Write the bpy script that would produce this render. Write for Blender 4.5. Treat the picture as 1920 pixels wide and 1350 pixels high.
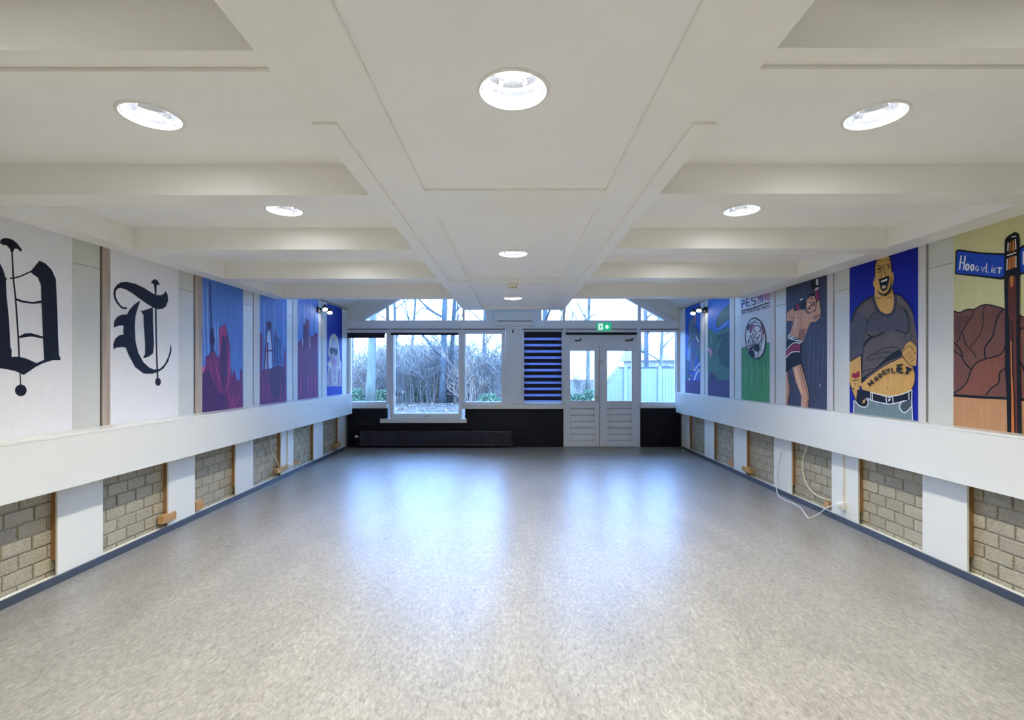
import bpy, bmesh, math, random
from mathutils import Vector, Matrix

for o in list(bpy.data.objects):
    bpy.data.objects.remove(o)
SC = bpy.context.scene
COL = SC.collection

# ------------------------------------------------------------------ camera
F = 17.0 / 36.0 * 1920.0          # focal length in pixels
U0, V0, CAMH = 962.0, 696.0, 1.5  # vanishing point and eye height
cam_d = bpy.data.cameras.new('camera')
cam_d.sensor_width = 36.0
cam_d.lens = 17.0
cam_d.shift_x = -(U0 - 960.0) / 1920.0
cam_d.shift_y = (V0 - 675.0) / 1920.0
cam_d.clip_start = 0.02
cam_d.clip_end = 300
cam = bpy.data.objects.new('camera', cam_d)
cam.location = (0, 0, CAMH)
cam.rotation_euler = (math.pi / 2, 0, 0)
COL.objects.link(cam)
SC.camera = cam

# ------------------------------------------------------------------ sky and exposure
SKY_COL = (0.34, 0.67, 1.50)
SKY_STRENGTH = 4.9
LAMP_STRENGTH = 190.0
LAMP_COL = (1.0, 0.955, 0.85)
world = bpy.data.worlds.new('world')
SC.world = world
world.use_nodes = True
bg = world.node_tree.nodes['Background']
bg.inputs[0].default_value = (*SKY_COL, 1)
bg.inputs[1].default_value = SKY_STRENGTH
SC.view_settings.view_transform = 'Standard'
SC.view_settings.look = 'None'
SC.view_settings.gamma = 1.0
SC.view_settings.use_curve_mapping = False
SC.view_settings.exposure = 1.40

# ------------------------------------------------------------------ materials
def lin(c):
    def f(x):
        x = x / 255.0
        return x / 12.92 if x <= 0.04045 else ((x + 0.055) / 1.055) ** 2.4
    return tuple(f(x) for x in c)

MATS = {}

def mat(name, rgb, rough=0.5, var=0.0, scale=8.0, stretch=(1, 1, 1), bump=0.0, bscale=60.0,
        metal=0.0, spec=0.5, emit=None, estr=0.0, detail=4.0, rvar=0.0):
    """procedural principled material: rgb is sRGB 0..255, var lightens and darkens it with noise"""
    if name in MATS:
        return MATS[name]
    m = bpy.data.materials.new(name)
    m.use_nodes = True
    nt = m.node_tree
    b = nt.nodes['Principled BSDF']
    c = lin(rgb)
    b.inputs['Base Color'].default_value = (*c, 1)
    b.inputs['Roughness'].default_value = rough
    b.inputs['Metallic'].default_value = metal
    b.inputs['Specular IOR Level'].default_value = spec
    if emit:
        b.inputs['Emission Color'].default_value = (*emit, 1)
        b.inputs['Emission Strength'].default_value = estr
    if var or bump or rvar:
        tc = nt.nodes.new('ShaderNodeTexCoord')
        mp = nt.nodes.new('ShaderNodeMapping')
        mp.inputs['Scale'].default_value = stretch
        nt.links.new(tc.outputs['Object'], mp.inputs[0])
    if var:
        n = nt.nodes.new('ShaderNodeTexNoise')
        n.inputs['Scale'].default_value = scale
        n.inputs['Detail'].default_value = detail
        n.inputs['Roughness'].default_value = 0.6
        nt.links.new(mp.outputs[0], n.inputs['Vector'])
        r = nt.nodes.new('ShaderNodeValToRGB')
        r.color_ramp.elements[0].position = 0.3
        r.color_ramp.elements[1].position = 0.7
        r.color_ramp.elements[0].color = (*[max(0, x * (1 - var)) for x in c], 1)
        r.color_ramp.elements[1].color = (*[min(1, x * (1 + var)) for x in c], 1)
        nt.links.new(n.outputs['Fac'], r.inputs[0])
        nt.links.new(r.outputs[0], b.inputs['Base Color'])
    if bump:
        n2 = nt.nodes.new('ShaderNodeTexNoise')
        n2.inputs['Scale'].default_value = bscale
        n2.inputs['Detail'].default_value = 4
        nt.links.new(mp.outputs[0], n2.inputs['Vector'])
        bp = nt.nodes.new('ShaderNodeBump')
        bp.inputs['Strength'].default_value = bump
        bp.inputs['Distance'].default_value = 0.01
        nt.links.new(n2.outputs['Fac'], bp.inputs['Height'])
        nt.links.new(bp.outputs[0], b.inputs['Normal'])
    MATS[name] = m
    return m

def glass_mat():
    m = bpy.data.materials.new('window_glass')
    m.use_nodes = True
    nt = m.node_tree
    nt.nodes.clear()
    out = nt.nodes.new('ShaderNodeOutputMaterial')
    mix = nt.nodes.new('ShaderNodeMixShader')
    tr = nt.nodes.new('ShaderNodeBsdfTransparent')
    tr.inputs[0].default_value = (0.97, 0.985, 0.985, 1)
    gl = nt.nodes.new('ShaderNodeBsdfGlossy')
    gl.inputs['Roughness'].default_value = 0.02
    fr = nt.nodes.new('ShaderNodeFresnel')
    fr.inputs[0].default_value = 1.3
    nt.links.new(fr.outputs[0], mix.inputs[0])
    nt.links.new(tr.outputs[0], mix.inputs[1])
    nt.links.new(gl.outputs[0], mix.inputs[2])
    nt.links.new(mix.outputs[0], out.inputs[0])
    return m

def floor_mat():
    m = bpy.data.materials.new('marbled_linoleum')
    m.use_nodes = True
    nt = m.node_tree
    b = nt.nodes['Principled BSDF']
    tc = nt.nodes.new('ShaderNodeTexCoord')
    def noise(scale, stretch, detail, dist=0.0, rough=0.62):
        mp = nt.nodes.new('ShaderNodeMapping')
        mp.inputs['Scale'].default_value = stretch
        nt.links.new(tc.outputs['Object'], mp.inputs[0])
        n = nt.nodes.new('ShaderNodeTexNoise')
        n.inputs['Scale'].default_value = scale
        n.inputs['Detail'].default_value = detail
        n.inputs['Roughness'].default_value = rough
        n.inputs['Distortion'].default_value = dist
        nt.links.new(mp.outputs[0], n.inputs['Vector'])
        return n
    n1 = noise(52, (1.0, 0.42, 1), 9, 0.7, 0.78)
    n2 = noise(4.0, (1.0, 0.32, 1), 7, 0.6, 0.7)
    n3 = noise(120, (1.0, 0.35, 1), 3, 0.3)
    def ramp(n, a, b_, p0, p1):
        r = nt.nodes.new('ShaderNodeValToRGB')
        r.color_ramp.elements[0].position = p0
        r.color_ramp.elements[1].position = p1
        r.color_ramp.elements[0].color = (*a, 1)
        r.color_ramp.elements[1].color = (*b_, 1)
        nt.links.new(n.outputs['Fac'], r.inputs[0])
        return r
    r1 = ramp(n1, lin((98, 96, 92)), lin((168, 165, 158)), 0.30, 0.70)
    r2 = ramp(n2, (0.88, 0.88, 0.88), (1.08, 1.08, 1.07), 0.35, 0.65)
    r3 = ramp(n3, (0.86, 0.86, 0.86), (1.12, 1.12, 1.10), 0.35, 0.68)
    def mul(a, b_):
        x = nt.nodes.new('ShaderNodeMix')
        x.data_type = 'RGBA'
        x.blend_type = 'MULTIPLY'
        x.inputs[0].default_value = 1.0
        nt.links.new(a, x.inputs[6])
        nt.links.new(b_, x.inputs[7])
        return x.outputs[2]
    c = mul(mul(r1.outputs[0], r2.outputs[0]), r3.outputs[0])
    nt.links.new(c, b.inputs['Base Color'])
    rr = ramp(n1, (0.28,) * 3, (0.40,) * 3, 0.3, 0.7)
    nt.links.new(rr.outputs[0], b.inputs['Roughness'])
    b.inputs['Specular IOR Level'].default_value = 0.5
    bp = nt.nodes.new('ShaderNodeBump')
    bp.inputs['Strength'].default_value = 0.06
    bp.inputs['Distance'].default_value = 0.002
    nt.links.new(n3.outputs['Fac'], bp.inputs['Height'])
    nt.links.new(bp.outputs[0], b.inputs['Normal'])
    return m

def block_mat():
    """open textured concrete block: pitted grey beige, each block its own shade"""
    m = bpy.data.materials.new('concrete_block')
    m.use_nodes = True
    nt = m.node_tree
    b = nt.nodes['Principled BSDF']
    b.inputs['Roughness'].default_value = 0.95
    b.inputs['Specular IOR Level'].default_value = 0.15
    tc = nt.nodes.new('ShaderNodeTexCoord')
    oi = nt.nodes.new('ShaderNodeObjectInfo')
    add = nt.nodes.new('ShaderNodeVectorMath')
    add.operation = 'ADD'
    comb = nt.nodes.new('ShaderNodeCombineXYZ')
    ml = nt.nodes.new('ShaderNodeMath')
    ml.operation = 'MULTIPLY'
    ml.inputs[1].default_value = 37.0
    nt.links.new(oi.outputs['Random'], ml.inputs[0])
    nt.links.new(ml.outputs[0], comb.inputs[0])
    nt.links.new(ml.outputs[0], comb.inputs[1])
    nt.links.new(tc.outputs['Object'], add.inputs[0])
    nt.links.new(comb.outputs[0], add.inputs[1])
    n = nt.nodes.new('ShaderNodeTexNoise')
    n.inputs['Scale'].default_value = 110
    n.inputs['Detail'].default_value = 5
    n.inputs['Roughness'].default_value = 0.75
    nt.links.new(add.outputs[0], n.inputs['Vector'])
    r = nt.nodes.new('ShaderNodeValToRGB')
    r.color_ramp.elements[0].position = 0.36
    r.color_ramp.elements[1].position = 0.64
    r.color_ramp.elements[0].color = (*lin((146, 138, 118)), 1)
    r.color_ramp.elements[1].color = (*lin((200, 193, 172)), 1)
    nt.links.new(n.outputs['Fac'], r.inputs[0])
    hs = nt.nodes.new('ShaderNodeHueSaturation')
    mr = nt.nodes.new('ShaderNodeMapRange')
    mr.inputs[3].default_value = 0.88
    mr.inputs[4].default_value = 1.06
    nt.links.new(oi.outputs['Random'], mr.inputs[0])
    nt.links.new(mr.outputs[0], hs.inputs['Value'])
    nt.links.new(r.outputs[0], hs.inputs['Color'])
    nt.links.new(hs.outputs[0], b.inputs['Base Color'])
    bp = nt.nodes.new('ShaderNodeBump')
    bp.inputs['Strength'].default_value = 0.7
    bp.inputs['Distance'].default_value = 0.006
    nt.links.new(n.outputs['Fac'], bp.inputs['Height'])
    nt.links.new(bp.outputs[0], b.inputs['Normal'])
    return m

WHITE = mat('white_ceiling_paint', (248, 247, 245), 0.55, 0.02, 3.0, bump=0.03, bscale=40)
BEAMW = mat('cream_beam_paint', (247, 245, 238), 0.4, 0.02, 3.0, bump=0.03, bscale=30)
GLOSSW = mat('white_gloss_paint', (226, 226, 217), 0.22, 0.015, 3.0)
WALLW = mat('white_wall_paint', (232, 232, 223), 0.5, 0.02, 4.0, bump=0.03, bscale=60)
CREAM = mat('cream_board', (200, 199, 187), 0.5, 0.03, 3.0)
FRAMEW = mat('white_window_paint', (236, 237, 238), 0.35, 0.02, 5.0)
PLATEW = mat('white_plastic', (236, 236, 232), 0.35)
MORTAR = mat('grey_mortar', (164, 155, 134), 0.95, 0.15, 40.0, bump=0.3, bscale=120)
BLOCK = block_mat()
WOOD = mat('raw_pine', (150, 108, 62), 0.6, 0.22, 14.0, (1, 1, 0.12), 0.1, 60)
WOODBLK = mat('raw_pine_block', (190, 146, 92), 0.6, 0.18, 20.0, (1, 0.3, 1))
TANWOOD = mat('weathered_ply_edge', (172, 156, 138), 0.7, 0.22, 16.0, (1, 1, 0.1), 0.1, 60)
PALESTRIP = mat('pale_painted_batten', (204, 200, 194), 0.6, 0.05, 8.0, (1, 1, 0.2))
GAPSHADE = mat('gap_shade', (34, 28, 26), 0.9)  # dark brown put in for the shade inside joints and gaps
SLATE = mat('slate_blue_baseboard', (62, 70, 82), 0.4, 0.12, 12.0)
NAVYBRICK = mat('dark_navy_painted_brick', (18, 23, 38), 0.45, 0.18, 20.0, bump=0.2, bscale=80, spec=0.25)
NAVYMORT = mat('dark_navy_mortar', (12, 15, 24), 0.7)
RADM = mat('anthracite_radiator', (36, 39, 54), 0.4, 0.05, 20.0)
BLACK = mat('black_plastic', (22, 22, 25), 0.4)
BLINDN = mat('dark_navy_blind_fabric', (26, 27, 42), 0.8, 0.08, 60.0)
CHROME = mat('brushed_metal', (190, 190, 190), 0.25, metal=1.0)
REFL = mat('facetted_reflector', (205, 210, 222), 0.12, metal=1.0)
CREAMPL = mat('cream_plastic', (226, 222, 200), 0.45)
CABLEC = mat('cream_cable', (228, 220, 186), 0.45)
CABLEW = mat('white_cable', (240, 240, 238), 0.4)
GREEN = mat('exit_green', (20, 190, 130), 0.4, emit=lin((30, 205, 145)), estr=0.22)
SIGNW = mat('exit_white', (235, 245, 240), 0.4, emit=(0.9, 1.0, 0.95), estr=0.3)
GLASS = glass_mat()
FLOORM = floor_mat()
LAMPE = mat('lamp_glow', (255, 255, 255), 0.5, emit=LAMP_COL, estr=LAMP_STRENGTH)
SPOTE = mat('spot_glow', (255, 255, 255), 0.5, emit=(1.0, 0.95, 0.86), estr=14.0)

def sheer_mat():
    m = bpy.data.materials.new('sheer_blind_mesh')
    m.use_nodes = True
    nt = m.node_tree
    nt.nodes.clear()
    out = nt.nodes.new('ShaderNodeOutputMaterial')
    mix = nt.nodes.new('ShaderNodeMixShader')
    mix.inputs[0].default_value = 0.45
    tl = nt.nodes.new('ShaderNodeBsdfTranslucent')
    tl.inputs[0].default_value = (*lin((176, 184, 212)), 1)
    df = nt.nodes.new('ShaderNodeBsdfDiffuse')
    df.inputs[0].default_value = (*lin((150, 156, 190)), 1)
    nt.links.new(tl.outputs[0], mix.inputs[1])
    nt.links.new(df.outputs[0], mix.inputs[2])
    nt.links.new(mix.outputs[0], out.inputs[0])
    return m
SHEER = sheer_mat()

# ------------------------------------------------------------------ object helpers
def link(name, me, m=None, parent=None):
    if m is not None:
        me.materials.append(m)
    o = bpy.data.objects.new(name, me)
    COL.objects.link(o)
    if parent is not None:
        o.parent = parent
        o.matrix_parent_inverse = Matrix.Translation(-parent.location)
    return o

def empty(name, loc=(0, 0, 0)):
    o = bpy.data.objects.new(name, None)
    o.empty_display_size = 0.1
    o.location = loc
    COL.objects.link(o)
    return o

def tag(o, label=None, cat=None, group=None, kind=None):
    if label:
        o['label'] = label
    if cat:
        o['category'] = cat
    if group:
        o['group'] = group
    if kind:
        o['kind'] = kind
    return o

def struct(o, label=None):
    o['kind'] = 'structure'
    if label:
        o['label'] = label
    return o

def boxes_mesh(name, bl, bevel=0.0):
    bm = bmesh.new()
    for (x0, x1, y0, y1, z0, z1) in bl:
        vs = [bm.verts.new(p) for p in ((x0, y0, z0), (x1, y0, z0), (x1, y1, z0), (x0, y1, z0),
                                        (x0, y0, z1), (x1, y0, z1), (x1, y1, z1), (x0, y1, z1))]
        for f in ((3, 2, 1, 0), (4, 5, 6, 7), (0, 1, 5, 4), (1, 2, 6, 5), (2, 3, 7, 6), (3, 0, 4, 7)):
            bm.faces.new([vs[i] for i in f])
    if bevel:
        bmesh.ops.bevel(bm, geom=list(bm.edges), offset=bevel, segments=2, affect='EDGES', profile=0.5)
    bm.normal_update()
    me = bpy.data.meshes.new(name)
    bm.to_mesh(me)
    bm.free()
    return me

def srt(a, b):
    return (a, b) if a < b else (b, a)

def box(name, x, y, z, m, parent=None, bevel=0.0):
    x, y, z = srt(*x), srt(*y), srt(*z)
    return link(name, boxes_mesh(name, [(*x, *y, *z)], bevel), m, parent)

def pymesh(name, verts, faces, m, parent=None, smooth=False):
    me = bpy.data.meshes.new(name)
    me.from_pydata(verts, [], faces)
    me.update()
    if smooth:
        for p in me.polygons:
            p.use_smooth = True
    return link(name, me, m, parent)

def prism(name, poly, y0, y1, m, parent=None):
    """extrude an x,z polygon from y0 to y1"""
    n = len(poly)
    vs = [(x, y0, z) for x, z in poly] + [(x, y1, z) for x, z in poly]
    fs = [tuple(range(n))[::-1], tuple(range(n, 2 * n))]
    for i in range(n):
        j = (i + 1) % n
        fs.append((i, j, n + j, n + i))
    me = bpy.data.meshes.new(name)
    me.from_pydata(vs, [], fs)
    bm = bmesh.new()
    bm.from_mesh(me)
    bmesh.ops.recalc_face_normals(bm, faces=bm.faces)
    bm.to_mesh(me)
    bm.free()
    return link(name, me, m, parent)

def lathe(name, prof, m, parent=None, loc=(0, 0, 0), seg=40, axis='Z', smooth=True, closed=False):
    """prof: list of (r, h)"""
    vs, fs = [], []
    for r, h in prof:
        for i in range(seg):
            a = 2 * math.pi * i / seg
            p = (r * math.cos(a), r * math.sin(a), h)
            if axis == 'Y':
                p = (p[0], p[2], p[1])
            elif axis == 'X':
                p = (p[2], p[0], p[1])
            vs.append((p[0] + loc[0], p[1] + loc[1], p[2] + loc[2]))
    for k in range(len(prof) - 1):
        for i in range(seg):
            j = (i + 1) % seg
            fs.append((k * seg + i, k * seg + j, (k + 1) * seg + j, (k + 1) * seg + i))
    o = pymesh(name, vs, fs, m, parent, smooth)
    return o

def catmull(pts, n=8):
    pts = [Vector(p) for p in pts]
    if len(pts) < 3:
        return pts
    out = []
    P = [pts[0] * 2 - pts[1]] + pts + [pts[-1] * 2 - pts[-2]]
    for i in range(1, len(P) - 2):
        for k in range(n):
            t = k / n
            a, b, c, d = P[i - 1], P[i], P[i + 1], P[i + 2]
            out.append(0.5 * ((2 * b) + (c - a) * t + (2 * a - 5 * b + 4 * c - d) * t * t +
                              (3 * b - a - 3 * c + d) * t ** 3))
    out.append(pts[-1])
    return out

def tube_data(pts, radii, seg, vs, fs):
    base = len(vs)
    n = len(pts)
    up = Vector((0.13, 0.31, 0.94))
    for i, p in enumerate(pts):
        d = (pts[min(i + 1, n - 1)] - pts[max(i - 1, 0)])
        if d.length < 1e-9:
            d = Vector((0, 0, 1))
        d.normalize()
        a = d.cross(up)
        if a.length < 1e-3:
            a = d.cross(Vector((1, 0, 0)))
        a.normalize()
        b = d.cross(a)
        r = radii[i] if isinstance(radii, (list, tuple)) else radii
        for k in range(seg):
            t = 2 * math.pi * k / seg
            vs.append(tuple(p + (a * math.cos(t) + b * math.sin(t)) * r))
    for i in range(n - 1):
        for k in range(seg):
            j = (k + 1) % seg
            fs.append((base + i * seg + k, base + i * seg + j, base + (i + 1) * seg + j, base + (i + 1) * seg + k))
    if seg > 2:
        fs.append(tuple(base + k for k in range(seg))[::-1])
        fs.append(tuple(base + (n - 1) * seg + k for k in range(seg)))

def tube(name, pts, r, m, parent=None, seg=8, smooth=8):
    vs, fs = [], []
    tube_data(catmull(pts, smooth), r, seg, vs, fs)
    return pymesh(name, vs, fs, m, parent, True)

# pixel -> place on a surface the thing touches
YF = F * CAMH / (838.0 - V0)      # far wall distance, from its floor line
SF = F / YF
def fx(u):
    return (u - U0) / SF
def fz(v):
    return CAMH - (v - V0) / SF
def on_wall(u, v, X):
    Y = F * X / (u - U0)
    return (X, Y, CAMH - (v - V0) * Y / F)
def on_floor(u, v, z=0.0):
    Y = F * (CAMH - z) / (v - V0)
    return ((u - U0) * Y / F, Y, z)
def at_depth(u, v, Y):
    return ((u - U0) * Y / F, Y, CAMH - (v - V0) * Y / F)

YB = -2.2                         # back wall behind the camera
BEAM_Z, CEIL_Z = 2.49, 2.666
XL, XR = -3.27, 3.28              # faces of the painted boards
SHL, SHR = -3.225, 3.265          # faces of the white lower panels
BRL, BRR = -3.275, 3.315          # faces of the block work
BKL, BKR = -3.285, 3.325          # wall behind
EDGE = 6.68                       # where the lowered ceiling ends

# ------------------------------------------------------------------ floor, walls
floor = box('floor', (-3.5, 3.5), (YB - 0.1, YF + 0.17), (-0.12, 0.0), FLOORM)
struct(floor, 'grey marbled linoleum floor running the length of the hall')

wall_left = box('wall_left', (BKL - 0.15, BKL), (YB, YF + 0.17), (0, 2.78), MORTAR)
struct(wall_left, 'left wall with painted boards above a ledge and bare blocks below')
wall_right = box('wall_right', (BKR, BKR + 0.15), (YB, YF + 0.17), (0, 2.78), MORTAR)
struct(wall_right, 'right wall with painted boards above a ledge and bare blocks below')
wall_back = box('wall_back', (BKL, BKR), (YB - 0.1, YB), (0, 2.82), WALLW)
struct(wall_back, 'plain white wall behind the viewer')

def brick_mesh(name, L, H, D, ch, axis):
    """block with a chamfered visible face; axis 'x+' shows to +x, 'x-' to -x, 'y-' to -y; origin in the face middle"""
    a, b = L / 2, H / 2
    rect = [(-a, -b), (a, -b), (a, b), (-a, b)]
    inner = [(p - math.copysign(ch, p), q - math.copysign(ch, q)) for p, q in rect]
    def P(p, q, d):
        return {'x+': (-d, p, q), 'x-': (d, p, q), 'y-': (p, d, q)}[axis]
    vs = [P(p, q, 0) for p, q in inner] + [P(p, q, ch) for p, q in rect] + [P(p, q, D) for p, q in rect]
    fs = [(0, 1, 2, 3)]
    for i in range(4):
        j = (i + 1) % 4
        fs.append((i, 4 + i, 4 + j, j))
        fs.append((4 + i, 8 + i, 8 + j, 4 + j))
    me = bpy.data.meshes.new(name)
    me.from_pydata(vs, [], fs)
    bm = bmesh.new()
    bm.from_mesh(me)
    bmesh.ops.recalc_face_normals(bm, faces=bm.faces)
    # open back: make the front face look outwards
    bm.normal_update()
    bm.faces.ensure_lookup_table()
    want = {'x+': Vector((1, 0, 0)), 'x-': Vector((-1, 0, 0)), 'y-': Vector((0, -1, 0))}[axis]
    if bm.faces[0].normal.dot(want) < 0:
        bmesh.ops.reverse_faces(bm, faces=bm.faces)
    bm.to_mesh(me)
    bm.free()
    return me

PANEL_W = 0.38
rng = random.Random(4)

def lower_wall(side):
    """white panels on studs with bare block bays between"""
    L = side == 'left'
    par = wall_left if L else wall_right
    s = 1 if L else -1
    face, brick, back = (SHL, BRL, BKL) if L else (SHR, BRR, BKR)
    near = [3.424 - 1.1 + 1.1 * k for k in range(7)] if L else [3.479 - 1.1 + 1.0985 * k for k in range(7)]
    far = [n + PANEL_W for n in near]
    far[-1] = 9.29 if L else 9.35
    for n, f in zip(near, far):
        box('cladding_panel', (face, face - s * 0.016), (n, f), (0.045, 1.0), WALLW, par, 0.0015)
        box('stud', (face - s * 0.016, back), (n + 0.002, n + 0.046), (0.16, 1.0), WOOD, par)
        box('stud', (face - s * 0.016, back), (f - 0.046, f - 0.002), (0.05, 1.0), WOOD, par)
    # blocks
    pitch_l, pitch_h = 0.2, 0.1
    me = brick_mesh('brick', pitch_l - 0.011, pitch_h - 0.011, 0.010, 0.004, 'x+' if L else 'x-')
    me.materials.append(BLOCK)
    meh = brick_mesh('half_brick', pitch_l / 2 - 0.011, pitch_h - 0.011, 0.010, 0.004, 'x+' if L else 'x-')
    meh.materials.append(BLOCK)
    for row in range(8):
        z = -0.02 + pitch_h * (row + 0.5)
        off = (0.0, 0.1)[row % 2] + rng.uniform(-0.012, 0.012)
        y = 2.3 + off
        while y < 9.4:
            y0, y1 = y - 0.1, y + 0.1
            vis = any(y1 > far[k] - 0.01 and y0 < near[k + 1] + 0.01 for k in range(len(near) - 1))
            if vis and y1 > 2.72 and z < 0.72:
                o = bpy.data.objects.new('brick', me)
                COL.objects.link(o)
                o.parent = par
                o.location = (brick + s * rng.uniform(-0.002, 0.002), y, z)
            y += pitch_l
    # white skirting fillet behind the dark baseboard
    box('base_fillet', (face, brick), (2.0, 9.3), (0.0, 0.05), WALLW, par)
    bb = box('baseboard_left' if L else 'baseboard_right', (face + s * 0.016, face), (YB, 9.29 if L else 9.35), (0.0, 0.056), SLATE, None, 0.002)
    struct(bb, 'slate grey baseboard along the %s wall' % side)
    return near, far

nearL, farL = lower_wall('left')
nearR, farR = lower_wall('right')

# small pine blocks left on the skirting line
def pine_block(side, u0, u1, v0, v1, thick, label, front):
    L = side == 'left'
    face = (SHL if L else SHR) if front else (BRL if L else BRR)
    s = 1 if L else -1
    X = face + s * (thick if front else 0.045)
    um, vm = (u0 + u1) / 2, (v0 + v1) / 2
    a = on_wall(u0, vm, X)
    b = on_wall(u1, vm, X)
    zt = on_wall(um, v0, X)[2]
    zb = on_wall(um, v1, X)[2]
    o = box('pine_block', (X, face - (s * 0.03 if front else 0)), (a[1], b[1]), (zb, zt), WOODBLK, None, 0.002)
    tag(o, label, 'wood block', 'offcuts of pine at the foot of the walls')

pine_block('left', 306, 331, 963, 977.5, 0.02, 'small pine offcut fixed over the stud below the big T board', True)
pine_block('left', 368, 382, 940, 955, 0.02, 'small pine offcut against the blocks left of the tower mural stud', False)
pine_block('left', 520.5, 537.4, 876.5, 884.5, 0.02, 'pine offcut under the hanging cream cable on the left wall', True)
pine_block('left', 550.7, 559.6, 863, 871, 0.02, 'tiny pine offcut just behind the left wall socket', False)
pine_block('left', 629, 638.7, 831, 839, 0.02, 'pine offcut on the last white panel by the radiator', True)
pine_block('right', 1391, 1406, 876, 885, 0.02, 'pine offcut over the stud below the football mural', True)
pine_block('right', 1363.7, 1375, 863, 873.5, 0.02, 'tiny pine offcut on the blocks below the green landscape mural', False)
pine_block('right', 1543.8, 1553.6, 941, 951, 0.02, 'pine offcut beside the right wall socket and cream cable', False)

# ------------------------------------------------------------------ ledges along both walls
def ledge(side):
    L = side == 'left'
    if L:
        xw, xf, zt, zb, y1 = XL, -3.06, 1.066, 0.694, 9.19
    else:
        xw, xf, zt, zb, y1 = XR, 3.147, 1.097, 0.706, 9.35
    s = 1 if L else -1
    root = empty('wall_ledge', (xf, 5.0, zb))
    tag(root, 'long white boxed ledge running along the %s wall under the murals' % side, 'ledge', 'boxed ledges')
    box('front_board', (xf, xf - s * 0.018), (YB + 0.02, y1), (zb, zt - 0.018), GLOSSW, root, 0.002)
    box('top_board', (xf + s * 0.002, xw + s * 0.0005), (YB + 0.02, y1), (zt - 0.018, zt), GLOSSW, root, 0.002)
    box('end_cap', (xf - s * 0.018, xw + s * 0.0005), (y1 - 0.018, y1), (zb, zt - 0.018), GLOSSW, root)
    box('bottom_board', (xf - s * 0.018, SHL + 0.001 if L else SHR - 0.001), (YB + 0.02, y1), (zb + 0.06, zb + 0.078), GLOSSW, root)
ledge('left')
ledge('right')

# ------------------------------------------------------------------ ceiling
DOWNLIGHTS = []   # x, y, z of the panel face

def holed_plate(name, x, y, z, th, hole, m, parent):
    (x0, x1), (y0, y1) = srt(*x), srt(*y)
    if hole is None:
        return box(name, (x0, x1), (y0, y1), (z, z + th), m, parent)
    cx, cy, r = hole
    N = 48
    ring, rect = [], []
    for i in range(N):
        a = 2 * math.pi * i / N + math.pi / 4
        c, s_ = math.cos(a), math.sin(a)
        ring.append((cx + r * c, cy + r * s_))
        ts = []
        if abs(c) > 1e-9:
            ts.append(((x1 if c > 0 else x0) - cx) / c)
        if abs(s_) > 1e-9:
            ts.append(((y1 if s_ > 0 else y0) - cy) / s_)
        t = min(ts)
        rect.append([cx + t * c, cy + t * s_])
    # snap the points nearest to the corners
    for qx, qy in ((x0, y0), (x0, y1), (x1, y0), (x1, y1)):
        k = min(range(N), key=lambda i: (rect[i][0] - qx) ** 2 + (rect[i][1] - qy) ** 2)
        rect[k] = [qx, qy]
    vs = [(p[0], p[1], z) for p in ring] + [(p[0], p[1], z) for p in rect]
    fs = []
    for i in range(N):
        j = (i + 1) % N
        fs.append((i, N + i, N + j, j))
    me = bpy.data.meshes.new(name)
    me.from_pydata(vs, [], fs)
    bm = bmesh.new()
    bm.from_mesh(me)
    bmesh.ops.recalc_face_normals(bm, faces=bm.faces)
    bm.normal_update()
    bm.faces.ensure_lookup_table()
    if bm.faces[0].normal.z > 0:
        bmesh.ops.reverse_faces(bm, faces=bm.faces)
    ex = bmesh.ops.extrude_face_region(bm, geom=list(bm.faces))
    for v in ex['geom']:
        if isinstance(v, bmesh.types.BMVert):
            v.co.z += th
    bm.normal_update()
    bm.to_mesh(me)
    bm.free()
    return link(name, me, m, parent)

ceiling = box('ceiling', (BKL - 0.15, BKR + 0.15), (YB - 0.1, EDGE), (2.83, 2.9), WHITE)
struct(ceiling, 'white coffered ceiling with deep beams around recessed panels')
R_HOLE = 0.118
beamsY = [(-2.2, -2.01), (-0.96, -0.77), (0.275, 0.465), (1.513, 1.707), (2.72, 2.906), (3.935, 4.127), (5.176, 5.37), (6.49, EDGE)]
CX0, CX1 = -0.80, 0.808
for sgn in (-1, 1):
    xi = CX0 if sgn < 0 else CX1                      # edge of the central box
    xs = -3.085 if sgn < 0 else 3.045                 # inner face of the wall beam
    xw = XL if sgn < 0 else XR
    bz = BEAM_Z if sgn < 0 else BEAM_Z + 0.008
    for k, (a, b) in enumerate(beamsY):
        if k == 3:
            box('cross_beam', (xi, xs), (a, a + 0.084), (bz + 0.013, 2.83), BEAMW, ceiling, 0.002)
            box('cross_beam', (xi, xs), (a + 0.085, b), (bz, 2.83), BEAMW, ceiling, 0.002)
        else:
            box('cross_beam', (xi, xs), (a, b), (bz, 2.83), BEAMW, ceiling, 0.002)
    box('wall_beam', (xs, xw - sgn * 0.0005), (YB, EDGE), (bz + (0.008 if sgn > 0 else 0), 2.83), BEAMW, ceiling, 0.002)
    lampy = {2: 0.95, 3: 2.21, 4: 3.5, 5: 4.68, 1: -0.30}
    for k in range(len(beamsY) - 1):
        y0, y1 = beamsY[k][1], beamsY[k + 1][0]
        hole = None
        if k in lampy:
            lx = sgn * 1.655
            hole = (lx, lampy[k], R_HOLE)
            DOWNLIGHTS.append((lx, lampy[k], CEIL_Z))
        holed_plate('ceiling_panel', (xi, xs), (y0, y1), CEIL_Z, 0.02, hole, WHITE, ceiling)

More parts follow.
